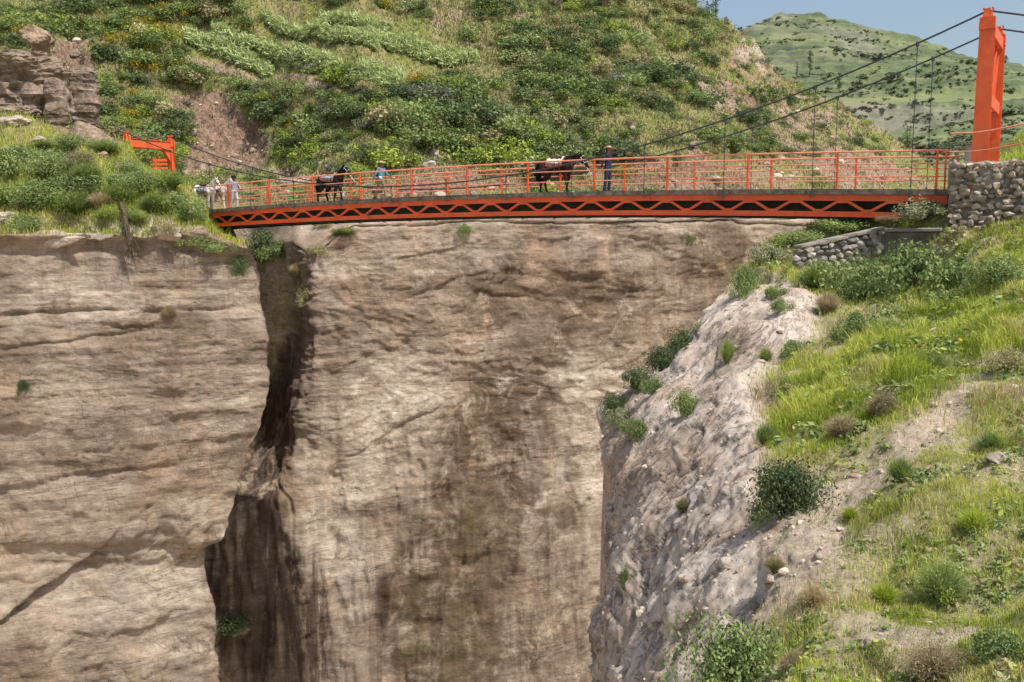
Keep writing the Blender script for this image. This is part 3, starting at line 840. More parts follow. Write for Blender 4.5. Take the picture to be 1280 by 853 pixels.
for w in (0.0, BW):
    tr = None
    m = MB()
    for k in range(NPAN):
        m.bar(Bd(k * PL, w, -.275), Bd((k + 1) * PL, w, -.275), .10, .20)
        m.bar(Bd(k * PL, w, -.185), Bd((k + 1) * PL, w, -.185), .16, .022)
    tr = bpart(m, 'truss', MAT['orange'])
    m = MB()
    for k in range(NPAN):
        a = k * PL + (PL * .55 if k == 0 else 0)
        m.bar(Bd(a, w, -.80), Bd((k + 1) * PL, w, -.80), .10, .16)
        m.bar(Bd(a, w, -.885), Bd((k + 1) * PL, w, -.885), .18, .022)
    o = bpart(m, 'bottom_chord', MAT['orange'], tr)
    for k in range(NPAN + 1):
        # node plates with bolt heads
        sd = -1 if w == 0 else 1
        for s_, zc in ((k * PL, -.385), ((k + .5) * PL, -.715)):
            if s_ > SEND: continue
            m = MB(); c0 = Bd(s_, w + sd * .056, zc); ax = Vector((dv[0], dv[1], 0))
            m.bar(c0 - ax * .17, c0 + ax * .17, .010, .13)
            for q_ in (-.12, -.04, .04, .12):
                p_ = c0 + ax * q_ + Vector((nv[0] * sd * .010, nv[1] * sd * .010, .03 if zc < -.5 else -.03)); m.bar(p_ - ax * .011, p_ + ax * .011, .014, .022)
            bpart(m, 'node_plate', MAT['orange'], tr)
    for k in range(NPAN):
        for s0, s1 in ((k * PL, (k + .5) * PL), ((k + 1) * PL, (k + .5) * PL)):
            m = MB()
            d = .10 if s1 > s0 else -.10
            m.bar(Bd(s0 + d, w, -.36), Bd(s1 - d * .4, w, -.735), .085, .085)
            bpart(m, 'diagonal', MAT['orange'], tr)
for k in range(NPAN + 1):
    m = MB(); m.bar(Bd(k * PL, .06, -.30), Bd(k * PL, BW - .06, -.30), .1, .22)
    if k < NPAN: m.bar(Bd((k + .5) * PL, .06, -.80), Bd((k + .5) * PL, BW - .06, -.80), .09, .12)
    bpart(m, 'cross_beam', MAT['orange'])
for w in (.42, BW - .42):
    m = MB()
    for k in range(NPAN):
        m.bar(Bd(k * PL, w, -.56), Bd((k + 1) * PL, w, -.56), .05, .74)
        m.bar(Bd(k * PL, w, -.94), Bd((k + 1) * PL, w, -.94), .24, .03)
    bpart(m, 'girder', MAT['girder'])
m = MB()
for k in range(NPAN):
    m.bar(Bd(k * PL, .1, -.985), Bd((k + 1) * PL, BW - .1, -.985), .05, .02)
bpart(m, 'wind_bracing', MAT['cable'])

for w, si in ((0.0, -1), (BW, 1)):
    rl = None
    wr = w + si * .02
    ss = np.arange(0.05, SEND - .2, PL / 2)
    m = MB(); m.tube([Bd(s, wr, 1.20) for s in ss], .036, 6)
    rl = bpart(m, 'railing', MAT['orange_pale'])
    for h in (.80, .40):
        m = MB(); m.tube([Bd(s, wr, h) for s in ss], .024, 6)
        bpart(m, 'rail', MAT['orange_pale'], rl)
    for k in range(13):
        s = .34 + 3.0 * k
        if s > SEND: break
        m = MB(); m.bar(Bd(s, wr + si * .012, -.02), Bd(s, wr + si * .012, 1.19), .10, .055, up=(dv[0], dv[1], 0))
        m.bar(Bd(s, wr + si * .012, .0), Bd(s, wr + si * .012, .02), .17, .13, up=(dv[0], dv[1], 0))
        bpart(m, 'post', MAT['orange'], rl)
        # knee strut to the edge beam
    m = MB(); m.bar(Bd(.10, wr, 0), Bd(.10, wr, 1.16), .07, .05, up=(dv[0], dv[1], 0))
    bpart(m, 'post', MAT['orange'], rl)

SV, ZV, AV = 21.56, 2.21, .00884
ST0, ST1 = -.86, 41.5


def zcab(s): return ZV + AV * (s - SV) ** 2


CWN, CWF = -.17, BW + .17
for w in (CWN, CWF):
    m = MB()
    ss = np.linspace(ST0, ST1, 70)
    m.tube([Bp(s, w, zcab(s)) for s in ss], .030, 7)
    m.tube([Bp(ST0, w, zcab(ST0)), Bp(ST0 - 8, w, zcab(ST0) - 2.15), Bp(ST0 - 17, w, zcab(ST0) - 4.7)], .030, 7)
    m.tube([Bp(ST1, w, zcab(ST1)), Bp(ST1 + 9, w, zcab(ST1) - 2.6)], .030, 7)
    cb = bpart(m, 'main_cable', MAT['cable'])
    for k in range(12):
        s = 1.05 + 3.05 * k
        m = MB(); m.tube([Bp(s, w, zcab(s) - .02), Bp(s, w, zdeck(s) - .22)], .0135, 5)
        m.bar(Bp(s, w, zcab(s) - .10), Bp(s, w, zcab(s) + .045), .075, .075)
        m.bar(Bp(s, w, zdeck(s) - .26), Bp(s, w, zdeck(s) - .12), .06, .09)
        bpart(m, 'hanger', MAT['cable'], cb)


def portal(sc, zb, zt, kind):
    along = Vector((dv[0], dv[1], 0)); lat = Vector((nv[0], nv[1], 0)); up = Vector((0, 0, 1))
    tw = None
    for i, w in enumerate((CWN, CWF)):
        m = MB()
        a = Bp(sc, w, zb); b = Bp(sc, w, zt - .55)
        # H-section leg: web plate and two flanges, tapering upward
        m.bar(a, b, .36, .20, up=lat, w2=.31, h2=.18)
        for sg in (-1, 1):
            m.bar(a + lat * (sg * .110), b + lat * (sg * .100), .46, .024, up=lat, w2=.40, h2=.024)
        # cap and saddle
        m.bar(b, Bp(sc, w, zt - .20), .44, .28, up=lat, w2=.42, h2=.27)
        m.bar(Bp(sc, w, zt - .20), Bp(sc, w, zt + .0), .30, .20, up=lat, w2=.20, h2=.14)
        for sg in (-1, 1):
            m.bar(Bp(sc, w + sg * .07, zt - .15), Bp(sc + .02, w + sg * .07, zt + .06), .15, .02, up=lat)
            m.tube([Bp(sc + sg * .12, w - .1, zt + .05), Bp(sc + sg * .12, w + .1, zt + .05)], .03, 6)
        # base flange with gussets
        m.bar(Bp(sc, w, zb), Bp(sc, w, zb + .05), .95, .75, up=lat)
        for sg in (-1, 1):
            m.prism([Bp(sc + sg * .25, w - .012, zb + .05), Bp(sc + sg * .44, w - .012, zb + .05), Bp(sc + sg * .25, w - .012, zb + .55)], lat * .024)
        if tw is None:
            tw = bpart(m, 'tower', MAT['orange'])
        else:
            bpart(m, 'leg', MAT['orange'], tw)
    wa, wb = CWN + .125, CWF - .125
    if kind == 'lattice':
        for zc, h in ((zt - .52, .34), (zt - 2.55, .36)):
            m = MB(); m.bar(Bp(sc, wa, zc), Bp(sc, wb, zc), .34, h)
            bpart(m, 'cross_beam', MAT['orange'], tw)
        m = MB()
        n = 4; z0, z1 = zt - 2.37, zt - .69
        for k in range(n):
            w0 = wa + (wb - wa) * k / n; w1 = wa + (wb - wa) * (k + 1) / n
            m.bar(Bp(sc - .05, w0, z0), Bp(sc - .05, w1, z1), .05, .05); m.bar(Bp(sc + .05, w0, z1), Bp(sc + .05, w1, z0), .05, .05)
            if k: m.bar(Bp(sc, w0, z0), Bp(sc, w0, z1), .08, .08)
        bpart(m, 'lattice', MAT['orange'], tw)
        for w0, sg in ((wa, 1), (wb, -1)):
            m = MB(); m.prism([Bp(sc - .05, w0, zt - 2.73), Bp(sc - .05, w0 + sg * .75, zt - 2.73), Bp(sc - .05, w0, zt - 3.45)], along * .10)
            m.bar(Bp(sc, w0 + sg * .75, zt - 2.75), Bp(sc, w0 + sg * .02, zt - 3.46), .30, .02)
            bpart(m, 'gusset', MAT['orange'], tw)
    else:
        m = MB(); m.bar(Bp(sc, wa, zt - .62), Bp(sc, wb, zt - .52), .32, .42)
        m.bar(Bp(sc, wa, zt - .30), Bp(sc, wb, zt - .30), .40, .025); m.bar(Bp(sc, wa, zt - .74), Bp(sc, wb, zt - .74), .40, .025)
        bpart(m, 'cross_beam', MAT['orange'], tw)
        for w0, sg in ((wa, 1), (wb, -1)):
            m = MB(); m.prism([Bp(sc - .12, w0, zt - .755), Bp(sc - .12, w0 + sg * .45, zt - .755), Bp(sc - .12, w0, zt - 1.4)], along * .24)
            bpart(m, 'gusset', MAT['orange'], tw)
    return tw


tR = portal(ST0, 1.46, zcab(ST0), 'lattice')
tL = portal(ST1, 1.0, zcab(ST1), 'beam')


# ================================================================ ABUTMENT, WALLS, RAILS
def ico():
    import bmesh
    bm = bmesh.new(); bmesh.ops.create_icosphere(bm, subdivisions=2, radius=1)
    V = np.array([v.co[:] for v in bm.verts]); T = np.array([[v.index for v in f.verts] for f in bm.faces]); bm.free()
    return V, T


ICO_V, ICO_T = ico()


def rock_arrays(c, r, seed, axes=None, rough=.28, cut=3, scale=(1, 1, 1)):
    """one irregular stone: a sphere cut by a few flat planes and roughened"""
    g = np.random.default_rng(seed)
    V = ICO_V.copy()
    for _ in range(cut):
        n = g.normal(size=3); n /= np.linalg.norm(n); dd = g.uniform(.45, .8)
        h = V @ n; V -= np.where(h > dd, h - dd, 0)[:, None] * n
    V *= 1 + rough * fbm(V + seed * 3.1, .9, 3, seed)[:, None]
    V = V * np.array(scale) * r
    if axes is not None: V = V @ axes
    return V + np.asarray(c), ICO_T


def stone_face(name, mat, parent, fn, us, vs, size, seed, jit=.3):
    """fn(u,v) -> centre, axes ; stones packed in staggered courses into one masonry face"""
    g = np.random.default_rng(seed); Vs = []; Ts = []; tone = []; n = 0
    for j, v in enumerate(vs):
        for i, u in enumerate(us):
            uu = u + (size * .5 if j % 2 else 0) + g.normal() * size * jit * .5
            vv = v + g.normal() * size * jit * .35
            r = fn(uu, vv, g)
            if r is None: continue
            c, ax = r
            sc = (g.uniform(.75, 1.5), g.uniform(.7, .95), g.uniform(.65, 1.1))
            V, T = rock_arrays(c, size * .53 * g.uniform(.8, 1.18), int(g.integers(1, 9999)), ax, .34, 7, sc)
            Vs.append(V); Ts.append(T + n); n += len(V); tone.append(np.full(len(V), g.uniform(0, 1)))
    me = make_mesh(name, np.concatenate(Vs), None, np.concatenate(Ts), {'tone': np.concatenate(tone)}, mat, False)
    o = link(name, me); o.parent = parent; bpy_parent_inv(o, parent)
    return o


def rough_block(fn, nu, nv_, amp, seed):
    """closed block from fn(u,v) in a unit square with a roughened skin; fn gives a surface point"""
    u = np.linspace(0, 1, nu); v = np.linspace(0, 1, nv_)
    U, W = np.meshgrid(u, v)
    Q = fn(U, W); N = grid_normals(Q)
    Q = Q + N * (fbm(Q, 1.4, 3, seed) * amp + fbm(Q, 5, 3, seed + 5) * amp * .5)[..., None]
    return Q.reshape(-1, 3), grid_quads(nv_, nu)


AB = empty('stone_abutment', Bp(-2.5, 0, -1.5), 'tall grey fieldstone abutment carrying the right bridge tower', 'abutment')
m = MB()
m.prism([Bp(-.10, -.475, -3), Bp(-10, -.475, -3), Bp(-10, 3.6, -3), Bp(-.10, 3.6, -3)], (0, 0, 4.44))
bpart(m, 'core', MAT['concrete'], AB)


def prof(U, W):
    # front skin of the parapet: up the face, over the rounded top and down behind
    s = -.06 - U * 9.9
    zz = np.interp(W, [0, .45, .55, .85, 1], [1.30, 2.16, 2.22, 2.20, 1.45]); ww = np.interp(W, [0, .45, .55, .85, 1], [-.55, -.52, -.44, .05, .10])
    return np.stack([R0[0] + dv[0] * s + nv[0] * ww, R0[1] + dv[1] * s + nv[1] * ww, zz], -1)


V, Qd = rough_block(prof, 220, 46, .10, 301)
o = link('parapet', make_mesh('parapet', V, Qd, None, None, MAT['concrete_tan'] if 0 else MAT['concrete'], False)); o.parent = AB; bpy_parent_inv(o, AB)
m = MB(); m.prism([Bp(-.05, -.50, 1.2), Bp(-.075, -.50, 1.2), Bp(-.075, .06, 1.2), Bp(-.05, .06, 1.2)], (0, 0, .96))
bpart(m, 'parapet_end', MAT['concrete_dark'], AB)
axB = np.array([[dv[0], dv[1], 0], [nv[0], nv[1], 0], [0, 0, 1.0]])


def fab(u, v, g):
    low = max(0, .6 - v)
    if u < .16: u = .16 + g.uniform(0, .08)
    wob = -.50 - low * .22 - g.uniform(0, .12)
    return np.array(Bp(-u, wob, v)), axB


stone_face('masonry', MAT['stone'], AB, fab, np.arange(.13, 5.0, .185), np.arange(-1.9, 2.14, .155), .232, 5, .5)


CBK = empty('concrete_block', Bp(1.0, -.4, -.5), 'stained grey concrete seat block below the right end of the bridge truss', 'concrete block')
m = MB(); m.prism([Bp(.02, -.80, -2.2), Bp(1.75, -.80, -2.2), Bp(1.75, .9, -2.2), Bp(.02, .9, -2.2)], (0, 0, 2.36))
bpart(m, 'body', MAT['concrete_dark'], CBK, bevel=.03)
m = MB(); m.prism([Bp(.0, -.86, .163), Bp(1.84, -.86, .163), Bp(1.84, .95, .163), Bp(.0, .95, .163)], (0, 0, .12))
bpart(m, 'cap', MAT['concrete'], CBK, bevel=.03)

WA = Vector(P(1104, 287, 28.75)); WB = Vector(P(1000, 310, 28.2))
LW = empty('cobble_wall', (WA + WB) / 2, 'low wall of round grey cobbles sloping down left of the concrete block', 'wall')
wl = (WB - WA); wlen = math.hypot(wl.x, wl.y); wd = np.array([wl.x, wl.y]) / wlen; wn = np.array([-wd[1], wd[0]])
if wn[1] < 0: wn = -wn
axW = np.array([[wd[0], wd[1], 0], [wn[0], wn[1], 0], [0, 0, 1.0]])


def fwall(u, v, g):
    if u < 0 or u > wlen + .15: return None
    top = WA.z + (WB.z - WA.z) * u / wlen - .12
    return np.array([WA.x + wd[0] * u + wn[0] * g.uniform(-.05, .02), WA.y + wd[1] * u + wn[1] * g.uniform(-.05, .02), top - v * 1.0]), axW


m = MB()
pp = [WA + Vector((wn[0] * .05, wn[1] * .05, -.1)), WB + Vector((wn[0] * .05, wn[1] * .05, -.12))]
m.prism([pp[0], pp[1], pp[1] - Vector((0, 0, 1.6)), pp[0] - Vector((0, 0, 1.6))], (wn[0] * .35, wn[1] * .35, 0))
bpart(m, 'core', MAT['concrete'], LW)
stone_face('masonry', MAT['cobble'], LW, fwall, np.arange(.1, wlen + .3, .27), np.arange(0, 1.5, .20), .25, 8, .2)
Vc = []
m = MB()
for k in range(9):
    a = WA.lerp(WB, k / 9); b = WA.lerp(WB, (k + 1) / 9)
    o1 = Vector((wn[0] * -.10, wn[1] * -.10, random.uniform(-.03, .02))); o2 = Vector((wn[0] * .42, wn[1] * .42, 0))
    m.prism([a + o1, b + o1, b + o2, a + o2], (0, 0, .07))
bpart(m, 'coping', MAT['concrete'], LW)

# post at the end of the rail and the approach handrail
CPo = empty('concrete_post', Bp(-.42, 2.2, 1.46), 'short tan concrete post standing between railing end and right tower', 'post')
m = MB(); m.bar(Bp(-.40, 2.2, 1.3), Bp(-.40, 2.2, 2.98), .55, .35, up=(nv[0], nv[1], 0), w2=.50, h2=.32)
bpart(m, 'shaft', MAT['concrete_tan'], CPo, bevel=.03)
m = MB(); m.bar(Bp(-.40, 2.2, 2.984), Bp(-.40, 2.2, 3.02), .54, .36, up=(nv[0], nv[1], 0))
bpart(m, 'cap', MAT['concrete_tan'], CPo)

HR = empty('handrail', Bp(-1, -.6, 1.46), 'pair of pale orange handrails curving up past the right tower', 'handrail')
rp = [Vector(P(1187, 190, 27.9)), Vector(P(1215, 189.5, 27.5)), Vector(P(1236, 187, 27.2)), Vector(P(1280, 179, 26.6)), Vector(P(1340, 168, 25.8)), Vector(P(1420, 152, 24.8))]
up2 = [p + Vector((0, 0, .54)) for p in rp]
m = MB(); m.tube(rp, .028, 6); bpart(m, 'rail', MAT['orange_pale'], HR)
m = MB(); m.tube(up2, .028, 6); bpart(m, 'rail', MAT['orange_pale'], HR)
for p in (rp[4], rp[5]):
    m = MB(); m.bar(p - Vector((0, 0, 1.6)), p + Vector((0, 0, .56)), .07, .07); bpart(m, 'post', MAT['orange'], HR)

# roadway behind the abutment and the bank beyond it
m = MB(); m.prism([Bp(-.11, .07, 1.447), Bp(-30, .07, 1.447), Bp(-30, 6.0, 1.447), Bp(-.11, 3.7, 1.447)], (0, 0, .012))
tag(m.build('road', MAT['road']), kind='structure')
xb = np.arange(1205, 1720, 5.0)
PXb, PYb, IZb = loft(xb, [(np.full_like(xb, 300.), np.full_like(xb, 34.5)), (np.full_like(xb, 232.), np.full_like(xb, 36.)), (cv(xb, [(1205, 231), (1240, 212), (1256, 200), (1280, 172), (1330, 138), (1400, 100), (1720, 20)], 12), cv(xb, [(1205, 38), (1280, 46), (1720, 60)]))], [20, 10, 60])
Qb = P(PXb, PYb, 1 / IZb); Nb = grid_normals(Qb)
Qb = Qb + Nb * (fbm(Qb, .3, 4, 401) * .5)[..., None]
sh = PXb.shape
ab = {'soil': np.clip(.15 + fbm(Qb, .4, 3, 403) * .3, 0, 1).ravel(), 'red': np.zeros(PXb.size), 'pale': np.zeros(PXb.size), 'shade': np.zeros(PXb.size)}
Vb = Qb.reshape(-1, 3); qb = [grid_quads(*sh)]
Vb = add_skirt(Vb, ab, np.arange((sh[0] - 1) * sh[1], sh[0] * sh[1]), [(0, 3, -.3), (0, 12, -8)], qb)
bank = link('bank', make_mesh('bank', Vb, np.concatenate(qb), None, ab, MAT['hill'], True)); tag(bank, kind='structure')
S_bank = Surf(PXb, PYb, Qb)

# orange slatted board behind the left tower
sg = empty('slatted_board', P(206, 214, 56.5), 'orange slatted board standing behind the left tower leg', 'board')
m = MB()
for k in range(3):
    m.prism([Vector(P(191, 199 + 5 * k, 56)), Vector(P(219, 199 + 5 * k, 57.5)), Vector(P(219, 202 + 5 * k, 57.5)), Vector(P(191, 202 + 5 * k, 56))], (0, .05, 0))
bpart(m, 'slats', MAT['orange'], sg)
for px in (193, 217):
    m = MB(); m.bar(P(px, 226, 56.3 + (px - 193) / 20), P(px, 197, 56.3 + (px - 193) / 20), .1, .1); bpart(m, 'post', MAT['orange'], sg)
# ================================================================ PLANTS AND ROCKS
def leaf_cloud(seed, n, R, Hh, leaf, lobes=7, aspect=2.0, spread=1.0, upbias=.35, fill=.35, droop=0.0):
    """leaf quads spread through several overlapping lobes; returns V (4n,3), shade per vertex"""
    g = np.random.default_rng(seed)
    lc = np.stack([g.normal(size=lobes) * R * .42 * spread, g.normal(size=lobes) * R * .42 * spread, g.uniform(.25, .72, lobes) * Hh], -1)
    lc[:, 2] *= 1 - .35 * np.clip(np.hypot(lc[:, 0], lc[:, 1]) / R, 0, 1)
    lr = R * g.uniform(.22, .60, lobes)
    k = g.integers(0, lobes, n)
    d = g.normal(size=(n, 3)); d /= np.linalg.norm(d, axis=1, keepdims=True)
    rad = np.where(g.random(n) < fill, g.uniform(.2, .9, n), g.uniform(.82, 1.12, n))
    p = lc[k] + d * (lr[k] * rad)[:, None] * np.array([1, 1, min(1.0, Hh / (1.3 * R))])
    p[:, 2] = np.abs(p[:, 2])
    nrm = d * .6 + g.normal(size=(n, 3)) * .55 + np.array([0, 0, upbias]); nrm /= np.linalg.norm(nrm, axis=1, keepdims=True)
    t = g.normal(size=(n, 3)) + np.array([0, 0, .25 - droop]); t -= (t * nrm).sum(1, keepdims=True) * nrm; t /= np.linalg.norm(t, axis=1, keepdims=True) + 1e-9
    b = np.cross(nrm, t)
    L = leaf * g.uniform(.6, 1.35, n); Wd = L / aspect
    V = np.stack([p - t * L[:, None] * .5, p + b * Wd[:, None] * .5, p + t * L[:, None] * .5, p - b * Wd[:, None] * .5], 1)
    sh = np.clip(g.uniform(0, 1, n) * .7 + .15 + (g.random(lobes)[k] - .5) * .35, 0, 1)
    return V.reshape(-1, 3), np.repeat(sh, 4)


def spray(seed, n, R, Hh, wid, curve=.5, base=.12):
    """thin stems and blades fanning from the base: grass tufts, broom-like shrubs"""
    g = np.random.default_rng(seed)
    a = g.uniform(0, 2 * np.pi, n); r0 = g.uniform(0, base, n) * R
    out = np.sqrt(g.random(n)); hh = Hh * g.uniform(.5, 1.05, n) * (1 - .35 * out)
    ca, sa = np.cos(a), np.sin(a)
    p0 = np.stack([ca * r0, sa * r0, np.zeros(n)], -1)
    p1 = np.stack([ca * (r0 + R * out * .40), sa * (r0 + R * out * .40), hh * .62], -1)
    p2 = np.stack([ca * (r0 + R * out), sa * (r0 + R * out), hh * (1 - curve * .3 * out)], -1) + g.normal(size=(n, 3)) * R * .06
    th = g.uniform(0, 2 * np.pi, n); w = np.stack([np.cos(th), np.sin(th), np.zeros(n)], -1) * wid * .5 * g.uniform(.6, 1.3, n)[:, None]
    V = np.stack([p0 - w * .7, p0 + w * .7, p1 - w, p1 + w, p2], 1).reshape(-1, 3)
    i = np.arange(n)[:, None] * 5
    Qd = np.concatenate([i, i + 1, i + 3, i + 2], 1); T = np.concatenate([i + 2, i + 3, i + 4], 1)
    sh = np.repeat(np.clip(g.uniform(0.1, .9, n), 0, 1), 5)
    sh.reshape(-1, 5)[:, :2] *= .6
    return V, Qd, T, sh


def quads_of(n): return np.arange(n * 4).reshape(-1, 4)


def twig_mesh(name, seed, R, Hh, n=9, r=.018):
    g = np.random.default_rng(seed); m = MB()
    for k in range(n):
        a = g.uniform(0, 6.28); q = R * g.uniform(.3, .85)
        p1 = Vector((math.cos(a) * q * .35, math.sin(a) * q * .35, Hh * .35)); p2 = Vector((math.cos(a + .3) * q, math.sin(a + .3) * q, Hh * g.uniform(.55, .85)))
        m.tube([(0, 0, -.1), p1, p2], [r, r * .7, r * .3], 5)
    return make_mesh(name, np.array([tuple(v) for v in m.v]), m.q, m.t, None, MAT['twig'])


# --- a few shared shrub meshes, unit size (radius 1, height 1 or so)
PROTO = {}


def proto(key, name, mat, n, leaf, seeds, **k):
    L = []
    for s in seeds:
        V, sh = leaf_cloud(s, n, 1.0, k.pop('H', 1.15) if 'H' in k else 1.15, leaf, **k)
        L.append(make_mesh(name, V, quads_of(n), None, {'shade': sh}, MAT[mat]))
    PROTO[key] = L


# near shrubs (leaves of a few cm)
def near_proto(key, mat, n, leaf, seeds, H=1.2, **kw):
    L = []
    for s in seeds:
        V, sh = leaf_cloud(s, n, 1.0, H, leaf, **kw)
        L.append((make_mesh('foliage', V, quads_of(n), None, {'shade': sh}, MAT[mat]), twig_mesh('branches', s, 1.0, H, 10)))
    PROTO[key] = L


near_proto('n_dark', 'leaf_dark', 6500, .085, (11, 12), lobes=20, spread=.95, aspect=2.2, fill=.3)
near_proto('n_bright', 'leaf_mid', 6500, .085, (13, 14), lobes=22, spread=.95, aspect=2.0, fill=.3)
near_proto('n_leafy', 'leaf_mid', 4200, .105, (15, 16, 17), lobes=18, spread=1.35, aspect=1.7, fill=.4)
near_proto('n_pale', 'leaf_pale', 3600, .11, (18, 19), lobes=12, aspect=1.9, fill=.45)
near_proto('n_olive', 'leaf_olive', 4200, .10, (20, 21), lobes=13, aspect=2.8, fill=.5)


def spray_proto(key, mats, n, wid, seeds, H, R=1.0, extra=0, curve=.5):
    L = []
    for s in seeds:
        V, Qd, T, sh = spray(s, n, R, H, wid, curve)
        mi = (np.random.default_rng(s).random(n) < .5).astype(int)
        me = make_mesh('foliage', V, Qd, T, {'shade': sh}, [MAT[a] for a in mats], False, np.concatenate([mi, mi]))
        L.append((me, twig_mesh('branches', s, R, H, 8, .014)))
    PROTO[key] = L


spray_proto('n_fine', ('leaf_olive', 'leaf_mid'), 2600, .030, (31, 32, 33), 1.25)
spray_proto('n_dry', ('leaf_dry', 'leaf_olive'), 2200, .028, (34, 35), 1.2)
spray_proto('n_grass', ('grass', 'grass'), 700, .04, (36, 37), 1.3)


def mixed_fine():
    # feathery shrubs: fine stems carrying sparse small leaves
    for key, a, b in (('n_feather', 'leaf_bright', 'leaf_mid'), ('n_greyfine', 'leaf_olive', 'leaf_dry')):
        L = []
        for s in (41, 42, 43):
            V1, Qd, T, sh1 = spray(s, 1500, 1.0, 1.2, .024)
            V2, sh2 = leaf_cloud(s + 5, 3000, 1.0, 1.2, .075, lobes=12, aspect=3.2, fill=.6)
            q2 = quads_of(3000) + len(V1)
            mi = np.concatenate([np.ones(len(Qd)), np.zeros(len(q2)), np.ones(len(T))])
            L.append((make_mesh('foliage', np.concatenate([V1, V2]), np.concatenate([Qd, q2]), T, {'shade': np.concatenate([sh1, sh2])}, [MAT[a], MAT[b]], False, mi), twig_mesh('branches', s, 1.0, 1.2, 9, .014)))
        PROTO[key] = L


mixed_fine()


def px_size(p, wpx):
    """metres that cover wpx photo pixels at point p"""
    return wpx / F * (p[1] * CT - p[2] * ST)


def near_shrub(S, px, py, w, h, key, label, cat='shrub', group=None, name='shrub', sink=.08):
    p, n, i = S.at(px, py)
    Wm, Hm = px_size(p, w), px_size(p, h)
    L = PROTO[key]; fo, br = L[random.randrange(len(L))]
    o = empty(name, (p[0], p[1], p[2] - sink * Hm), label, cat, group, random.uniform(0, 6.28))
    o.scale = (Wm / 2.1, Wm / 2.1, Hm / 1.28)
    a = link('foliage', fo, o); b = link('branches', br, o)
    return o


NEAR = [
    (988, 652, 104, 86, 'n_dark', 'dense dark green shrub standing alone between pale rock face and sandy path'),
    (915, 872, 138, 132, 'n_bright', 'big bright green bush at the bottom edge of the frame under the pale rock'),
    (1138, 372, 112, 92, 'n_leafy', 'largest leafy shrub, growing against the concrete block beside the stone abutment'),
    (1085, 374, 60, 44, 'n_leafy', 'leafy shrub under the cobble wall, left of the largest leafy shrub'),
    (1022, 362, 80, 54, 'n_feather', 'feathery shrub below the left tip of the cobble wall'),
    (958, 332, 50, 38, 'n_pale', 'pale leafy plant on the canyon lip under the bridge'),
    (930, 366, 40, 50, 'n_bright', 'light green plant hanging over the top of the pale rock face'),
    (1000, 304, 70, 26, 'n_bright', 'low bush filling the gap between cobble wall and bridge'),
    (1055, 290, 60, 24, 'n_leafy', 'bush behind the cobble wall tucked under the truss'),
    (1034, 394, 40, 36, 'n_dry', 'yellowish dry tuft below the feathery shrub at the cobble wall'),
    (973, 388, 24, 22, 'n_leafy', 'topmost small round tuft on the pale rock face'),
    (984, 410, 22, 24, 'n_leafy', 'small tuft just below the topmost round tuft on the pale rock'),
    (988, 440, 30, 26, 'n_leafy', 'round tuft in the rock crack, lowest of the three in line'),
    (959, 452, 22, 22, 'n_feather', 'little tuft on rock left of the lowest round tuft'),
    (916, 464, 24, 46, 'n_feather', 'upright narrow tuft growing in the middle of the rock face'),
    (863, 526, 32, 44, 'n_leafy', 'drooping green clump on the left half of the rock face'),
    (855, 642, 28, 28, 'n_dry', 'sparse dry tuft low on the bare pale rock'),
    (806, 552, 46, 30, 'n_bright', 'flat bright green patch plant on the left rock shoulder'),
    (778, 532, 40, 26, 'n_pale', 'pale spiky plant at the far left tip of the rock shoulder'),
    (822, 500, 24, 28, 'n_leafy', 'small bush at the edge beside the dark juniper row'),
    (850, 440, 46, 42, 'n_dark', 'dark juniper-like bush highest on the shaded canyon edge'),
    (826, 466, 46, 40, 'n_dark', 'second dark bush down the shaded canyon edge'),
    (800, 492, 48, 38, 'n_dark', 'third dark bush down the shaded canyon edge'),
    (772, 518, 50, 34, 'n_dark', 'lowest dark bush at the end of the shaded canyon edge'),
    (872, 412, 30, 20, 'n_pale', 'pale tuft at the head of the dark bushes on the canyon edge'),
    (783, 735, 14, 34, 'n_bright', 'tiny green plant in a crack on the left side of the rock face'),
    (1066, 420, 44, 46, 'n_leafy', 'leafy shrub below the dry tuft, at the top of the bright grass'),
    (1130, 616, 44, 46, 'n_feather', 'feathery clump beside the sandy path at its middle'),
    (1168, 724, 80, 70, 'n_feather', 'wide feathery shrub in the lower right grass'),
    (1020, 764, 50, 44, 'n_greyfine', 'grey-green wispy shrub on the lower bare soil'),
    (976, 726, 36, 30, 'n_dry', 'straw-coloured tuft at the edge of the pale rock, below the dark shrub'),
    (1052, 546, 56, 42, 'n_greyfine', 'brownish wispy shrub on the left rim of the grass patch'),
    (1105, 524, 56, 46, 'n_greyfine', 'brownish wispy shrub above the head of the sandy path'),
    (1165, 466, 54, 40, 'n_feather', 'feathery shrub in the middle of the bright grass slope'),
    (998, 846, 46, 40, 'n_dry', 'dry tuft beside the big bright bush at the bottom'),
    (1165, 842, 96, 64, 'n_greyfine', 'broad wispy shrub at the bottom edge, centre of the grassy foreground'),
    (1254, 826, 70, 56, 'n_leafy', 'bluish leafy herb clump in the bottom right corner'),
    (1232, 546, 50, 40, 'n_feather', 'feathery clump on the right edge above the bare patch'),
    (1112, 424, 56, 36, 'n_feather', 'feathery shrub in front of the largest leafy shrub'),
    (1258, 372, 70, 48, 'n_bright', 'flowering herb clump at the foot of the stone abutment, far right'),
    (1200, 388, 56, 36, 'n_leafy', 'low leafy herb clump under the left corner of the abutment'),
    (1258, 462, 56, 44, 'n_olive', 'olive shrub on the right edge of the grass slope'),
    (960, 560, 34, 40, 'n_feather', 'feathery clump on the grass rim directly beside the rock face'),
    (1215, 660, 54, 46, 'n_grass', 'thick tuft of long green grass right of the wide feathery shrub'),
    (1068, 668, 30, 26, 'n_grass', 'lone tuft of grass on the bare soil right of the dark shrub'),
    (1100, 740, 50, 40, 'n_grass', 'long grass tuft left of the wide feathery shrub'),
]
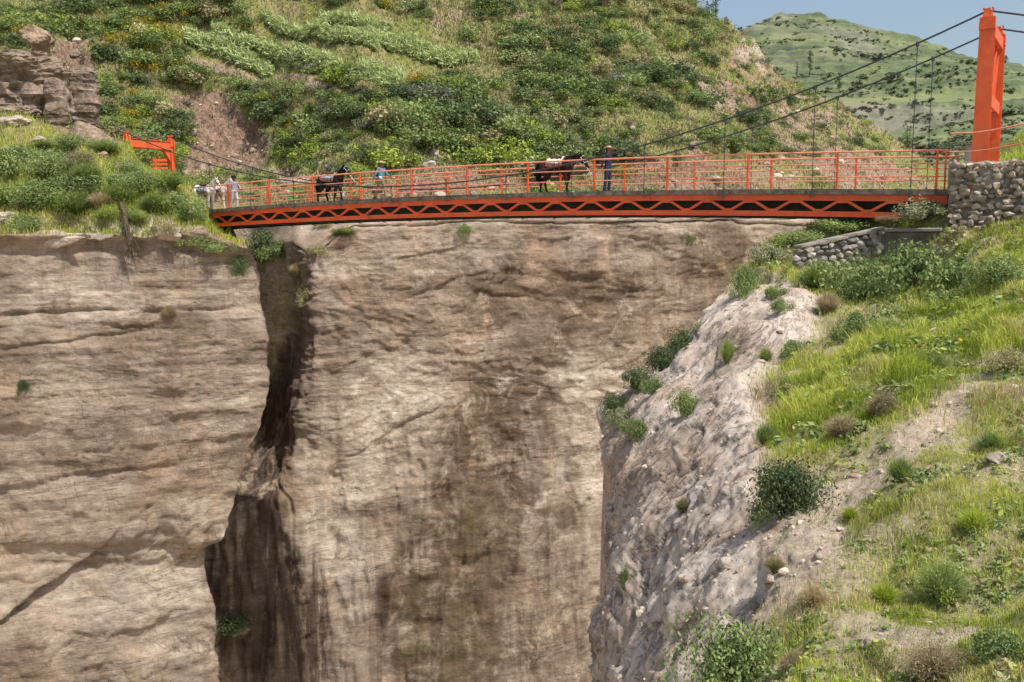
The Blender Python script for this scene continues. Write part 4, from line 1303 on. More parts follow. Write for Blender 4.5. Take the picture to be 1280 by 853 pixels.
for a in NEAR: near_shrub(S_near, *a)
# silvery bush on the concrete cap
for px, py, w, h, k, lab in ((1154, 278, 78, 34, 'n_pale', 'silvery green bush sitting on the concrete block under the truss end'), (1108, 281, 34, 16, 'n_dry', 'small dry bush on the left end of the concrete block')):
    p = P(px, py, 28.3); Wm, Hm = px_size(p, w), px_size(p, h)
    fo, br = PROTO[k][0]; o = empty('shrub', tuple(p), lab, 'shrub'); o.scale = (Wm / 2.1, Wm / 2.1, Hm / 1.28)
    link('foliage', fo, o); link('branches', br, o)

# --- grass on the near slope: one mass of blades
def blades(pos, h, w, lean_dir, seed, mats, mi, dens_name='tall_grass'):
    g = np.random.default_rng(seed); n = len(pos)
    a = g.uniform(0, 2 * np.pi, n); ln = g.uniform(.1, .75, n) * h
    dx = np.cos(a) * ln; dy = np.sin(a) * ln
    th = g.uniform(0, 2 * np.pi, n); wx = np.cos(th) * w * .5; wy = np.sin(th) * w * .5
    z = np.zeros(n)
    p0 = pos - np.array([0, 0, .02])
    p1 = pos + np.stack([dx * .35, dy * .35, h * .6], -1)
    p2 = pos + np.stack([dx, dy, h * g.uniform(.75, 1.0, n)], -1)
    ww = np.stack([wx, wy, z], -1)
    V = np.stack([p0 - ww, p0 + ww, p1 - ww * .8, p1 + ww * .8, p2], 1).reshape(-1, 3)
    i = np.arange(n)[:, None] * 5
    Qd = np.concatenate([i, i + 1, i + 3, i + 2], 1); T = np.concatenate([i + 2, i + 3, i + 4], 1)
    sh = np.repeat(g.uniform(0, 1, n), 5); sh.reshape(-1, 5)[:, :2] *= .7
    return V, Qd, T, sh


def sample(S, w, n, seed, x0=-20, x1=1300, y0=-20, y1=900):
    """n points on a sheet, spread evenly over the picture times weight w"""
    g = np.random.default_rng(seed)
    area = np.abs(np.gradient(S.PX, axis=1) * np.gradient(S.PY, axis=0))
    ww = w * area * ((S.PX > x0) & (S.PX < x1) & (S.PY > y0) & (S.PY < y1))
    c = np.cumsum(ww.ravel()); k = np.searchsorted(c, g.random(n) * c[-1])
    k = np.minimum(k, ww.size - 1)
    r, cc = np.unravel_index(k, ww.shape)
    r2 = np.minimum(r + 1, ww.shape[0] - 1); c2 = np.minimum(cc + 1, ww.shape[1] - 1)
    a = g.random(n)[:, None]; b = g.random(n)[:, None]
    q = S.Q[r, cc] * (1 - a) * (1 - b) + S.Q[r, c2] * a * (1 - b) + S.Q[r2, cc] * (1 - a) * b + S.Q[r2, c2] * a * b
    return q, r, cc


clump = np.clip(.55 + fbm(S_near.Q, 1.1, 3, 501) * 1.1, 0, 1) ** 1.5
wg = np.clip(G_veg - .12, 0, 1) * (.35 + clump) + G_lush * (1 - G_rock) * .4 + (1 - G_rock) * .05
q, r, c = sample(S_near, wg, 240000, 503, x1=1560, y1=1000)
lush = G_lush[r, c]; dist = q[:, 1]
g_ = np.random.default_rng(504)
tallness = .55 + np.clip(fbm(q, .8, 2, 505), -.4, .6)
h = g_.uniform(.10, .30, len(q)) * tallness * (.85 + .5 * lush) * np.clip(dist / 14, .72, 1.5)
w = np.maximum(.006, dist * .00062) * g_.uniform(.7, 1.4, len(q))
dryp = np.clip(.34 + fbm(q, .45, 3, 507) * 1.1 - lush * .75, .04, .9)
isdry = (g_.random(len(q)) < dryp).astype(int)
V, Qd, T, sh = blades(q, h, w, None, 509, None, None)
tone = np.repeat(np.clip(.5 + fbm(q, .6, 2, 511), 0, 1) * .6, 5)
o = link('tall_grass', make_mesh('tall_grass', V, Qd, T, {'shade': sh, 'tone': tone}, [MAT['grass'], MAT['grass_dry']], False, np.concatenate([isdry, isdry])))
tag(o, 'green and straw-coloured grass covering the near slope on the right', 'grass', kind='stuff')

# broad leaved herbs between the grass
wv2 = np.clip(G_veg - .25, 0, 1) * np.clip(fbm(S_near.Q, .7, 3, 521) + .25, 0, 1)
q, r, c = sample(S_near, wv2, 1700, 523, x1=1420, y1=980)
g_ = np.random.default_rng(525)
nl = 16
ctr = np.repeat(q, nl, 0); sz = np.repeat(g_.uniform(.06, .16, len(q)) * np.clip(q[:, 1] / 13, .7, 1.5), nl)
d = g_.normal(size=(len(ctr), 3)); d[:, 2] = np.abs(d[:, 2]); d /= np.linalg.norm(d, axis=1, keepdims=True)
pc = ctr + d * (sz * g_.uniform(.3, 1.2, len(ctr)))[:, None]
nrm = d + g_.normal(size=d.shape) * .5 + [0, 0, .5]; nrm /= np.linalg.norm(nrm, axis=1, keepdims=True)
t = np.cross(nrm, g_.normal(size=d.shape)); t /= np.linalg.norm(t, axis=1, keepdims=True); b = np.cross(nrm, t)
Ls = (sz * g_.uniform(.25, .5, len(ctr)))[:, None]
V = np.stack([pc - t * Ls, pc + b * Ls * .45, pc + t * Ls, pc - b * Ls * .45], 1).reshape(-1, 3)
sh = np.repeat(g_.uniform(.1, .95, len(ctr)), 4); tone = np.repeat(np.repeat(g_.random(len(q)), nl), 4)
kind = np.repeat(g_.choice([0, 0, 0, 1, 2], len(q)), nl)
# mustard flowers near the abutment
fl = (blob(*[proj(ctr)[:, k] for k in (0, 1)], 1220, 400, 90, 70, -20, .4) > .4) & (g_.random(len(ctr)) < .16) & (d[:, 2] > .6)
kind = np.where(fl, 3, kind)
o = link('herbs', make_mesh('herbs', V, quads_of(len(ctr)), None, {'shade': sh, 'tone': tone}, [MAT['leaf_mid'], MAT['leaf_bright'], MAT['leaf_olive'], MAT['leaf_yellow']], False, kind))
tag(o, 'broad-leaved weeds and yellow mustard among the grass of the near slope', 'weeds', kind='stuff')

# rubble on the bare soil and rock face
wr = (G_path * .9 + G_rock * .35 + .06) * (.3 + clump)
q, r, c = sample(S_near, wr, 1900, 531, x1=1400, y1=980)
g_ = np.random.default_rng(533)
base = []
for k in range(6):
    Vk, Tk = rock_arrays((0, 0, 0), 1, 600 + k, None, .3, 4, (1, .8, .7)); base.append(Vk)
Vs = []; tn = []
for k in range(len(q)):
    rr = q[k, 1] * .0012 * (g_.pareto(2.2) + .7); rr = min(rr, .085)
    a = g_.uniform(0, 6.28); ca, sa = math.cos(a), math.sin(a)
    Vk = base[g_.integers(0, 6)] * rr
    Vs.append(np.stack([Vk[:, 0] * ca - Vk[:, 1] * sa, Vk[:, 0] * sa + Vk[:, 1] * ca, Vk[:, 2]], -1) + q[k] + [0, 0, rr * .15]); tn.append(g_.random())
nv_k = len(base[0])
T = (ICO_T[None] + (np.arange(len(q)) * nv_k)[:, None, None]).reshape(-1, 3)
o = link('rubble', make_mesh('rubble', np.concatenate(Vs), None, T, {'tone': np.repeat(tn, nv_k)}, MAT['stone']))
tag(o, 'loose stones and grit scattered over the near slope', 'rubble', kind='stuff')


def boulder(S, px, py, w, h, label, mat='boulder', seed=1, name='boulder', cut=4, rough=.3, Y=None, cat='boulder', group=None, dep=.9):
    p = S.at(px, py)[0] if Y is None else P(px, py, Y)
    Wm, Hm = px_size(p, w) / 2, px_size(p, h) / 2
    V, T = rock_arrays((0, 0, 0), 1, seed, None, rough, cut)
    # finer skin for the larger ones
    import bmesh
    bm = bmesh.new(); bmesh.ops.create_icosphere(bm, subdivisions=5 if w > 40 else 3, radius=1)
    V = np.array([v.co[:] for v in bm.verts]); T = np.array([[v.index for v in f.verts] for f in bm.faces]); bm.free()
    g = np.random.default_rng(seed)
    for _ in range(cut + 3):
        n = g.normal(size=3); n /= np.linalg.norm(n); dd = g.uniform(.5, .85); hh = V @ n; V -= np.where(hh > dd, hh - dd, 0)[:, None] * n * .9
    V *= 1 + (fbm(V + seed * 3.1, 1.0, 4, seed) * rough + fbm(V + seed, 3.5, 3, seed, True) * .05)[:, None]
    V = V / np.abs(V).max(0) * [Wm, Wm * dep, Hm]
    me = make_mesh(name, V, None, T, None, MAT[mat], False)
    o = link(name, me, None, tuple(p))
    return tag(o, label, cat, group)


boulder(S_near, 1092, 812, 22, 24, 'pale pointed stone in the grass near the bottom edge', seed=3)
boulder(S_near, 1218, 742, 16, 10, 'flat pale stone in the lower right grass', seed=4)
boulder(S_near, 1062, 590, 20, 14, 'brownish stone at the upper end of the bare path', 'boulder_dark', 5)
boulder(S_near, 968, 736, 18, 12, 'brown stone resting at the foot of the dark shrub slope', 'boulder_dark', 6)
boulder(S_near, 1252, 592, 34, 22, 'grey stone on the bare patch at the right edge', seed=7)

def outcrop(px, py, w, h, label, seed, Y, name='rock_outcrop'):
    import bmesh
    bm = bmesh.new(); bmesh.ops.create_icosphere(bm, subdivisions=6, radius=1)
    V = np.array([v.co[:] for v in bm.verts]); T = np.array([[v.index for v in f.verts] for f in bm.faces]); bm.free()
    p = P(px, py, Y); Wm, Hm = px_size(p, w) / 2, px_size(p, h) / 2
    V = np.sign(V) * np.abs(V) ** .55
    V /= np.abs(V).max(0)
    X = V * [Wm, Wm * .7, Hm] + seed
    nr_ = V / np.linalg.norm(V, axis=1, keepdims=True)
    lay = fbm(np.stack([X[:, 0] * .25, X[:, 1] * .25, X[:, 2] * 1.9], -1), 1, 3, seed)
    blk = fbm(X, (.9, .9, 1.3), 4, seed + 3, True)
    d = fbm(X, .35, 3, seed + 1) * .9 + np.round(lay * 4) / 4 * .45 + blk * .28 + fbm(X, 2.2, 3, seed + 5, True) * .07
    d *= min(1, Wm / 2.2)
    V = X - seed + nr_ * d[:, None] * [1, 1, .35]
    o = link(name, make_mesh(name, V, None, T, None, MAT['outcrop']), None, tuple(p))
    return tag(o, label, 'outcrop')


# --- left knoll rocks
LB = [(20, 160, 48, 24, 'grey boulder on the knoll crest at the left edge of the frame', 'boulder'), (48, 174, 26, 14, 'small white boulder just below the knoll crest', 'boulder'), (83, 196, 26, 12, 'grey slab sticking out of the knoll grass', 'boulder'),
      (205, 290, 66, 22, 'long pale slab on the cliff lip under the left bridge end', 'boulder'), (60, 286, 90, 24, 'wide pale ledge rock at the top of the left cliff', 'boulder'), (0, 272, 50, 22, 'pale rock at the far left of the cliff lip', 'boulder'),
      (148, 214, 14, 30, 'upright brown rock splinter on the knoll slope', 'boulder_dark'), (128, 196, 20, 16, 'small brown rock beside the splinter on the knoll', 'boulder_dark'), (232, 268, 26, 20, 'rock beside the left end of the truss', 'boulder')]
for k, (px, py, w, h, lab, mt) in enumerate(LB): boulder(S_left, px, py, w, h, lab, mt, 20 + k, dep=.16 if w > 60 else .7)
outcrop(24, 116, 104, 92, 'large layered brown rock outcrop behind the knoll at the left edge', 41, 57)
outcrop(70, 128, 26, 60, 'tall brown rock pillar at the right end of the layered outcrop', 44, 55.6, 'rock_pillar')
boulder(None, 45, 50, 44, 34, 'rounded brown boulder sitting on top of the layered outcrop', 'boulder_dark', 43, 'boulder', 5, .3, 60)
outcrop(106, 124, 30, 80, 'narrow brown rock column in the shaded gully', 45, 63, 'rock_pillar')
boulder(S_hill, 545, 186, 16, 14, 'pale boulder among shrubs on the hillside above the middle of the bridge', seed=51)
boulder(S_hill, 588, 190, 18, 10, 'whitish rock right of the pale boulder, above the railing', seed=52)
boulder(S_hill, 1003, 124, 12, 5, 'flat white rock on the spur below the skyline', seed=53)
boulder(S_hill, 340, 120, 16, 6, 'small white rock under the maize terrace', seed=54)
boulder(S_hill, 350, 212, 46, 14, 'pale bare rock slab beside the left end of the bridge', seed=57)
for k, (px, py, w, h) in enumerate([(928, 60, 14, 9), (938, 66, 12, 8), (944, 76, 11, 8), (930, 76, 9, 7), (950, 88, 10, 7), (922, 72, 8, 6)]):
    boulder(S_hill, px, py, w, h, 'white broken rock on the rocky skyline spur', seed=60 + k, group='white rocks on the skyline spur')
for k, (px, py, w, h) in enumerate([(612, 236, 14, 7), (700, 238, 16, 8), (840, 226, 16, 8), (890, 230, 18, 9), (985, 222, 16, 9), (1085, 214, 20, 11), (1130, 216, 18, 10), (400, 240, 14, 7), (300, 190, 14, 8), (270, 200, 16, 8), (1012, 228, 14, 8), (930, 214, 12, 7)]):
    boulder(S_hill, px, py, w, h, 'rock lying on the bare bank seen behind the bridge railing', seed=80 + k, group='rocks on the bank behind the railing')

# hanging dead root on the left cliff edge
RT = []
for px, py, Y in ((141, 228, 45.6), (147, 244, 44.6), (156, 268, 43.2), (158, 284, 42.9), (163, 300, 42.75), (165, 320, 42.9)): RT.append(Vector(P(px, py, Y)))
rt = empty('dead_root', RT[3], 'shaggy dead brown root trailing down the knoll over the left cliff edge', 'dead plant')
m = MB(); m.tube(RT, [.05, .09, .10, .12, .11, .04], 9)
trunk = bpart(m, 'stem', MAT['twig'], rt)
m = MB(); g_ = np.random.default_rng(77)
for k in range(240):
    t_ = g_.uniform(.1, 1) * (len(RT) - 1); i = min(int(t_), len(RT) - 2); p = RT[i].lerp(RT[i + 1], t_ - i)
    a = Vector(g_.normal(size=3) * .16); m.bar(p + a * .5, p + a * 1.2 + Vector((0, 0, -g_.uniform(.15, .5))), .025, .012, w2=.006)
bpart(m, 'fibres', MAT['twig'], rt)

# --- knoll shrubs
KN = [(40, 250, 70, 44, 'n_bright'), (95, 262, 60, 38, 'n_feather'), (15, 222, 60, 46, 'n_leafy'), (60, 218, 64, 44, 'n_bright'), (110, 232, 50, 34, 'n_feather'), (150, 262, 46, 34, 'n_feather'), (178, 254, 44, 36, 'n_bright'),
      (195, 272, 50, 36, 'n_feather'), (220, 270, 44, 34, 'n_leafy'), (160, 214, 50, 22, 'n_bright'), (186, 236, 50, 22, 'n_bright'), (135, 188, 48, 26, 'n_feather'), (90, 180, 46, 22, 'n_bright'), (22, 188, 44, 26, 'n_leafy'),
      (236, 280, 30, 22, 'n_leafy'), (125, 262, 38, 26, 'n_greyfine'), (30, 276, 44, 22, 'n_bright'), (72, 194, 50, 28, 'n_bright'), (212, 248, 48, 32, 'n_feather'), (0, 250, 60, 40, 'n_feather'), (135, 276, 34, 24, 'n_feather'),
      (170, 286, 40, 26, 'n_feather'), (210, 292, 36, 22, 'n_olive'), (248, 306, 30, 20, 'n_leafy'), (150, 236, 44, 30, 'n_leafy'), (85, 240, 60, 36, 'n_leafy'), (55, 182, 30, 18, 'n_feather'), (100, 214, 40, 26, 'n_olive')]
for px, py, w, h, k in KN: near_shrub(S_left, px, py, w, h, k, 'low green shrub in the thicket on the knoll above the left cliff', group='shrubs on the left knoll')
onkv = np.clip(L_onk, 0, 1) * (1 - blob(S_left.PX, S_left.PY, 112, 166, 44, 14, 20, .4))
q, r, c = sample(S_left, onkv, 34000, 541, y0=120, y1=310, x0=-330)
g_ = np.random.default_rng(543)
V, Qd, T, sh = blades(q, g_.uniform(.15, .45, len(q)), np.full(len(q), .035), None, 545, None, None)
isdry = (g_.random(len(q)) < .22).astype(int)
o = link('knoll_grass', make_mesh('knoll_grass', V, Qd, T, {'shade': sh, 'tone': np.repeat(np.clip(.4 + fbm(q, .3, 2, 547), 0, 1), 5)}, [MAT['grass'], MAT['grass_dry']], False, np.concatenate([isdry, isdry])))
tag(o, 'grass covering the knoll above the left cliff', 'grass', kind='stuff')

# --- plants on the cliffs
CL = [(S_cliff, 332, 314, 86, 52, 'n_dark', 'dark green bush filling the head of the cleft under the left bridge end'), (S_cliff, 352, 316, 40, 30, 'n_leafy', 'leafy bush at the right lip of the cleft under the bridge'),
      (S_left, 300, 332, 26, 46, 'n_dark', 'bush hanging into the cleft from the left cliff corner'), (S_left, 268, 312, 44, 20, 'n_bright', 'light green plants on the left cliff corner below the truss'),
      (S_cliff, 378, 374, 30, 38, 'n_olive', 'yellowish shrub clinging to the right corner of the cleft'), (S_cliff, 372, 340, 26, 22, 'n_greyfine', 'grey shrub just below the right lip of the cleft'),
      (S_left, 212, 392, 26, 22, 'n_greyfine', 'grey tuft on the ledge of the left cliff'), (S_left, 31, 486, 18, 22, 'n_dark', 'small dark bush in a crack on the far left cliff'),
      (S_cliff, 296, 782, 54, 36, 'n_dark', 'dark bush growing low down in the stained cleft'), (S_cliff, 577, 290, 18, 20, 'n_leafy', 'small bush hanging below the truss middle on the cliff top'), (S_cliff, 405, 284, 30, 12, 'n_olive', 'low shrub on the cliff top below the third panel of the truss'),
      (S_cliff, 394, 312, 30, 20, 'n_olive', 'olive shrub on the rounded rim of the cliff right of the cleft'), (S_cliff, 430, 292, 44, 16, 'n_feather', 'low feathery plant on the cliff rim under the truss, right of the olive one'),
      (S_cliff, 858, 300, 14, 10, 'n_leafy', 'tiny bush on the cliff top below the right half of the bridge')]
for S, px, py, w, h, k, lab in CL:
    near_shrub(S, px, py, w, h, k, lab, sink=.25)
boulder(S_cliff, 300, 786, 30, 14, 'brown stone ledge under the dark bush in the cleft', 'boulder_dark', 91)
boulder(S_left, 165, 318, 12, 10, 'small pale stone under the hanging root', 'boulder', 93)

# ---------------------------------------------------------------- hillside shrubs
SP = []
for key, mat, n, leaf, seeds, kw in (('dark', 'leaf_dark', 950, .15, (1, 2, 3), dict(lobes=9)), ('mid', 'leaf_mid', 950, .15, (4, 5, 6), dict(lobes=9)), ('bright', 'leaf_bright', 850, .15, (7, 8), dict(lobes=9)), ('olive', 'leaf_olive', 850, .14, (9, 10), dict(lobes=8, fill=.5)),
                                     ('grey', 'leaf_grey', 850, .13, (11, 12), dict(lobes=8, fill=.5)), ('yellow', 'leaf_yellow', 850, .12, (13, 14), dict(lobes=8, fill=.4))):
    L = []
    for s in seeds:
        V, sh = leaf_cloud(s + 700, n, 1.0, 1.1, leaf, aspect=1.7, **kw)
        mi_ = (np.random.default_rng(s).random(n) < np.where(V[::4, 2] > .55, .5, .1)).astype(int) if key == 'yellow' else None
        L.append((V, sh, make_mesh('hillside_shrub', V, quads_of(n), None, {'shade': sh}, [MAT['leaf_mid'], MAT[mat]] if key == 'yellow' else MAT[mat], False, mi_)))
    PROTO['h_' + key] = L

LBL = {'dark': 'dark green shrub on the slope behind the bridge', 'mid': 'mid green shrub on the slope behind the bridge', 'bright': 'light green shrub on the slope behind the bridge', 'olive': 'olive brown shrub on the slope behind the bridge',
       'grey': 'silver grey shrub on the slope behind the bridge', 'yellow': 'yellow-flowered shrub on the upper left slope'}
HX, HY = S_hill.PX, S_hill.PY
nzh = fbm(S_hill.Q, .08, 3, 551)
crop = np.clip(blob(HX, HY, 285, 74, 70, 24, 8, .3) + blob(HX, HY, 400, 62, 110, 22, 10, .3) + blob(HX, HY, 480, 45, 130, 30, 8, .4) + blob(HX, HY, 400, 25, 140, 25, 8, .4), 0, 1)
meadow = np.clip(blob(HX, HY, 600, 60, 30, 90, -38, .4) + blob(HX, HY, 760, 200, 26, 80, -50, .5), 0, 1)
wd_ = (1 - np.clip(H_soil * 1.1, 0, .96)) * (1 - H_cut) * (1 - crop) * (1 - meadow * .8)
wd_ *= np.clip(.66 + nzh * .9, .12, 1.3)
wd_ = np.maximum(wd_, .42 * (HX > 860) * (HY < 205))
wd_ *= np.where(HY > 205, .35, 1)
q, r, c = sample(S_hill, wd_, 3900, 553, x0=-60, x1=1180, y0=-60, y1=250)
g_ = np.random.default_rng(555)
pxs_ = HX[r, c]; pys_ = HY[r, c]
size = g_.gamma(2.6, .26, len(q)) + .24
size *= np.where(pxs_ > 880, .85, 1.0) * np.where(pys_ > 200, .7, 1) * np.where(pxs_ < 480, .9, 1)
size = np.clip(size, .3, 2.3)
yel = blob(pxs_, pys_, 190, 62, 60, 34, 20, .4) * .35 + blob(pxs_, pys_, 390, 40, 60, 10, 0, .4) * .4 + .004 + (pxs_ < 560) * .03
kinds = []
for k in range(len(q)):
    u = g_.random()
    if u < yel[k]: kinds.append('yellow'); continue
    kinds.append(g_.choice(['dark', 'mid', 'bright', 'olive', 'grey'], p=[.20, .40, .16, .19, .05] if pxs_[k] < 520 else [.30, .36, .10, .20, .04]))
# the ones that can be picked out by eye
special = [(435, 128, 2.6 * 8, 'grey', 'round silver grey shrub, the palest on the left slope'), (235, 120, 22, 'grey', 'grey shrub directly above the red earth cut'), (560, 72, 24, 'dark', 'dark round shrub at the right end of the maize terraces'),
           (388, 44, 24, 'yellow', 'dark shrub with yellow flowers between two maize rows'), (175, 48, 40, 'yellow', 'large yellow-flowering shrub on the upper left slope'), (205, 66, 40, 'yellow', 'golden-flowered shrub right of the larger yellow one'),
           (190, 86, 20, 'yellow', 'small orange-yellow flowering shrub under the golden one'), (625, 90, 34, 'dark', 'large dark shrub right of the grassy strip'), (720, 60, 42, 'dark', 'wide dark shrub high on the middle of the slope'), (100, 15, 60, 'dark', 'broad dark shrub at the top left corner'),
           (30, 45, 40, 'mid', 'green shrub above the layered outcrop'), (150, 8, 60, 'mid', 'leafy shrub at the top edge, right of the dark corner shrub')]
spx = proj(q)[:, 0]; scr = size / q[:, 1]
order = np.argsort(-scr)
chosen = set(order[:286].tolist())
for px, py, wpx, k, lab in special:
    p = S_hill.at(px, py)[0]
    V, sh, me = PROTO['h_' + k][0]
    s_ = px_size(p, wpx) / 2
    o = link('hillside_shrub', me, None, (p[0], p[1], p[2] - .12 * s_), random.uniform(0, 6.28)); o.scale = (s_, s_, s_ * random.uniform(.75, .95))
    tag(o, lab, 'shrub')
for k in chosen:
    V, sh, me = PROTO['h_' + kinds[k]][int(g_.integers(0, len(PROTO['h_' + kinds[k]])))]
    o = link('hillside_shrub', me, None, (q[k, 0], q[k, 1], q[k, 2] - .12 * size[k]), random.uniform(0, 6.28))
    o.scale = (size[k], size[k] * random.uniform(.85, 1.15), size[k] * random.uniform(.65, .95))
    tag(o, LBL[kinds[k]], 'shrub', {'yellow': 'yellow-flowered shrubs on the slope'}.get(kinds[k], kinds[k] + ' shrubs on the slope behind the bridge'))


def mass(name, items, mats, label, cat):
    """items: (V, shade, mat index, pos, sx, sz, rot, tone) -> one mesh"""
    Vs = []; S_ = []; T_ = []; M_ = []
    for V, sh, mi, p, sx_, sz_, rot, tn in items:
        ca, sa = math.cos(rot) * sx_, math.sin(rot) * sx_
        Vs.append(np.stack([V[:, 0] * ca - V[:, 1] * sa + p[0], V[:, 0] * sa + V[:, 1] * ca + p[1], V[:, 2] * sz_ + p[2]], -1))
        S_.append(sh); T_.append(np.full(len(V), tn)); M_.append(np.full(len(V) // 4, mi))
    V = np.concatenate(Vs)
    o = link(name, make_mesh(name, V, quads_of(len(V) // 4), None, {'shade': np.concatenate(S_), 'tone': np.concatenate(T_)}, [MAT[m_] for m_ in mats], False, np.concatenate(M_)))
    return tag(o, label, cat, kind='stuff')


KM = ['dark', 'mid', 'bright', 'olive', 'grey', 'yellow']
items = []
for k in range(len(q)):
    if k in chosen: continue
    L = PROTO['h_' + kinds[k]]; V, sh, me = L[int(g_.integers(0, len(L)))]
    nn = int(len(V) // 4 * np.clip(scr[k] / .016, .22, .7)) * 4
    items.append((V[:nn], sh[:nn], KM.index(kinds[k]), q[k] - [0, 0, .1 * size[k]], size[k], size[k] * g_.uniform(.6, 1.0), g_.uniform(0, 6.28), g_.random()))
mass('scrub', items, ['leaf_' + k for k in KM], 'low scrub covering the slope behind the bridge', 'scrub')

# grass and small plants over the slope
wg = (1 - np.clip(H_soil * .9, 0, .93)) * (1 - crop * .7) * (1 - H_cut * .9) * .6 + .10 + meadow * .5
q, r, c = sample(S_hill, wg, 150000, 561, x0=-40, x1=1180, y0=-40, y1=255)
g_ = np.random.default_rng(563)
hh = g_.uniform(.10, .34, len(q)) * np.clip(q[:, 1] / 75, .8, 1.5)
V, Qd, T, sh = blades(q, hh, q[:, 1] * .0011 * g_.uniform(.7, 1.4, len(q)), None, 565, None, None)
dryp = np.clip(.36 + fbm(q, .09, 3, 567) * .9 + (HY[r, c] > 195) * .35 + (HX[r, c] > 900) * .15, .08, .95)
isdry = (g_.random(len(q)) < dryp).astype(int)
o = link('hillside_grass', make_mesh('hillside_grass', V, Qd, T, {'shade': sh, 'tone': np.repeat(np.clip(.5 + fbm(q, .12, 2, 569), 0, 1), 5)}, [MAT['hill_grass'], MAT['grass_dry']], False, np.concatenate([isdry, isdry])))
tag(o, 'grass growing between the shrubs on the slope behind the bridge', 'grass', kind='stuff')

# loose stones on the slope
q, r, c = sample(S_hill, np.clip(H_soil, .05, 1) * (1 - crop), 420, 591, x0=-20, x1=1160, y0=-20, y1=252)
g_ = np.random.default_rng(593); Vs = []; tn = []
for k in range(len(q)):
    rr = min(.55, .12 * (g_.pareto(2.0) + .8)); a = g_.uniform(0, 6.28); ca, sa = math.cos(a), math.sin(a); Vk = base[g_.integers(0, 6)] * rr
    Vs.append(np.stack([Vk[:, 0] * ca - Vk[:, 1] * sa, Vk[:, 0] * sa + Vk[:, 1] * ca, Vk[:, 2]], -1) + q[k] + [0, 0, rr * .2]); tn.append(g_.random())
T = (ICO_T[None] + (np.arange(len(q)) * nv_k)[:, None, None]).reshape(-1, 3)
o = link('scree', make_mesh('scree', np.concatenate(Vs), None, T, {'tone': np.repeat(tn, nv_k)}, MAT['stone']))
tag(o, 'loose stones strewn over the bare patches of the slope behind the bridge', 'stones', kind='stuff')

# maize terraces
CR = [((232, 66), (328, 84), 6, 'lowest'), ((268, 52), (425, 80), 5, 'second'), ((452, 82), (505, 86), 6, 'right'), ((330, 30), (470, 58), 4, 'upper'), ((395, 18), (490, 38), 4, 'top'), ((460, 48), (600, 62), 4, 'far right')]
DSC = ['bright yellow-green maize strip, lowest on the left slope', 'long maize strip just above the lowest one', 'short maize strip on the terrace right of the long strip', 'maize strip below the top one, right of the flowering shrub', 'topmost maize strip on the left slope', 'thin maize strip running right toward the grassy path']
for (a, b, hpx, nm), ds in zip(CR, DSC):
    n = int(abs(b[0] - a[0]) * 6.0)
    Vs = []; Sh = []
    for k in range(n):
        t = g_.random(); px = a[0] + (b[0] - a[0]) * t; py = a[1] + (b[1] - a[1]) * t + g_.uniform(-hpx, hpx)
        p = S_hill.at(px, py)[0]
        Vp, sp = leaf_cloud(int(g_.integers(1, 60)) + 900, 11, .40, 1.7, .62, lobes=3, aspect=6, spread=.6, droop=.1)
        Vs.append(Vp * g_.uniform(.7, 1.1) + p); Sh.append(np.clip(sp + .15, 0, 1))
    V = np.concatenate(Vs)
    o = link('maize_crop', make_mesh('maize_crop', V, quads_of(len(V) // 4), None, {'shade': np.concatenate(Sh), 'tone': np.repeat(g_.random(len(V) // 4), 4)}, MAT['leaf_corn']))
    tag(o, ds, 'maize', kind='stuff')

# ---------------------------------------------------------------- trees on the skyline and on the far hill
def tree(px, py, hpx, wpx, S, label, mat, seed, Y=None, group=None, cat='tree'):
    p = S.at(px, py)[0] if Y is None else P(px, py, Y)
    Hm, Wm = px_size(p, hpx), px_size(p, wpx)
    o = empty('tree', tuple(p), label, cat, group)
    g = np.random.default_rng(seed)
    m = MB(); m.tube([(0, 0, -.3), (.02 * Hm, 0, Hm * .4), (0, .02 * Hm, Hm * .9)], [Hm * .022, Hm * .015, Hm * .005], 7)
    for k in range(7):
        z = Hm * g.uniform(.3, .8); a = g.uniform(0, 6.28); l = Wm * .4
        m.tube([(0, 0, z), (math.cos(a) * l * .6, math.sin(a) * l * .6, z + l * .5), (math.cos(a) * l, math.sin(a) * l, z + l * .9)], [Hm * .008, Hm * .005, Hm * .002], 5)
    m.build('trunk', MAT['twig'], o)
    Vs = []; Ss = []
    for k in range(9):
        z = Hm * (.28 + .72 * k / 9); r = Wm * .5 * (1 - abs(k / 9 - .35) * .9) * g.uniform(.6, 1.0)
        V, sh = leaf_cloud(seed * 10 + k, 90, r, r * 1.2, Wm * .12, lobes=4, aspect=2.4)
        Vs.append(V + [g.normal() * Wm * .10, g.normal() * Wm * .1, z - r * .5]); Ss.append(sh)
    V = np.concatenate(Vs)
    link('crown', make_mesh('crown', V, quads_of(len(V) // 4), None, {'shade': np.concatenate(Ss)}, MAT[mat]), o)
    return o


tree(901, 22, 34, 16, S_hill, 'dark tree standing on the skyline of the near slope', 'leaf_dark', 1)
tree(892, 16, 26, 9, S_hill, 'thin bare-stemmed tree left of the dark skyline tree', 'leaf_grey', 2)
tree(912, 32, 14, 10, S_hill, 'little tree right of the dark skyline tree', 'leaf_olive', 3)
tree(1010, 106, 34, 11, S_far, 'tall dark tree at the foot of the far hill, between the cables', 'leaf_dark', 4)
tree(996, 104, 22, 7, S_far, 'thin tree just left of the tall dark tree on the far hill', 'leaf_grey', 5)
tree(1047, 122, 26, 13, S_far, 'broad dark tree on the far terrace edge', 'leaf_dark', 6)
tree(1170, 124, 14, 8, S_far, 'small tree on the far terrace near the right tower', 'leaf_mid', 7)
tree(1132, 196, 40, 16, S_far, 'dark tree below the far terrace, behind the railing right part', 'leaf_mid', 8)
tree(1261, 76, 12, 8, S_far, 'lone small tree on the far skyline right of the tower', 'leaf_dark', 9)

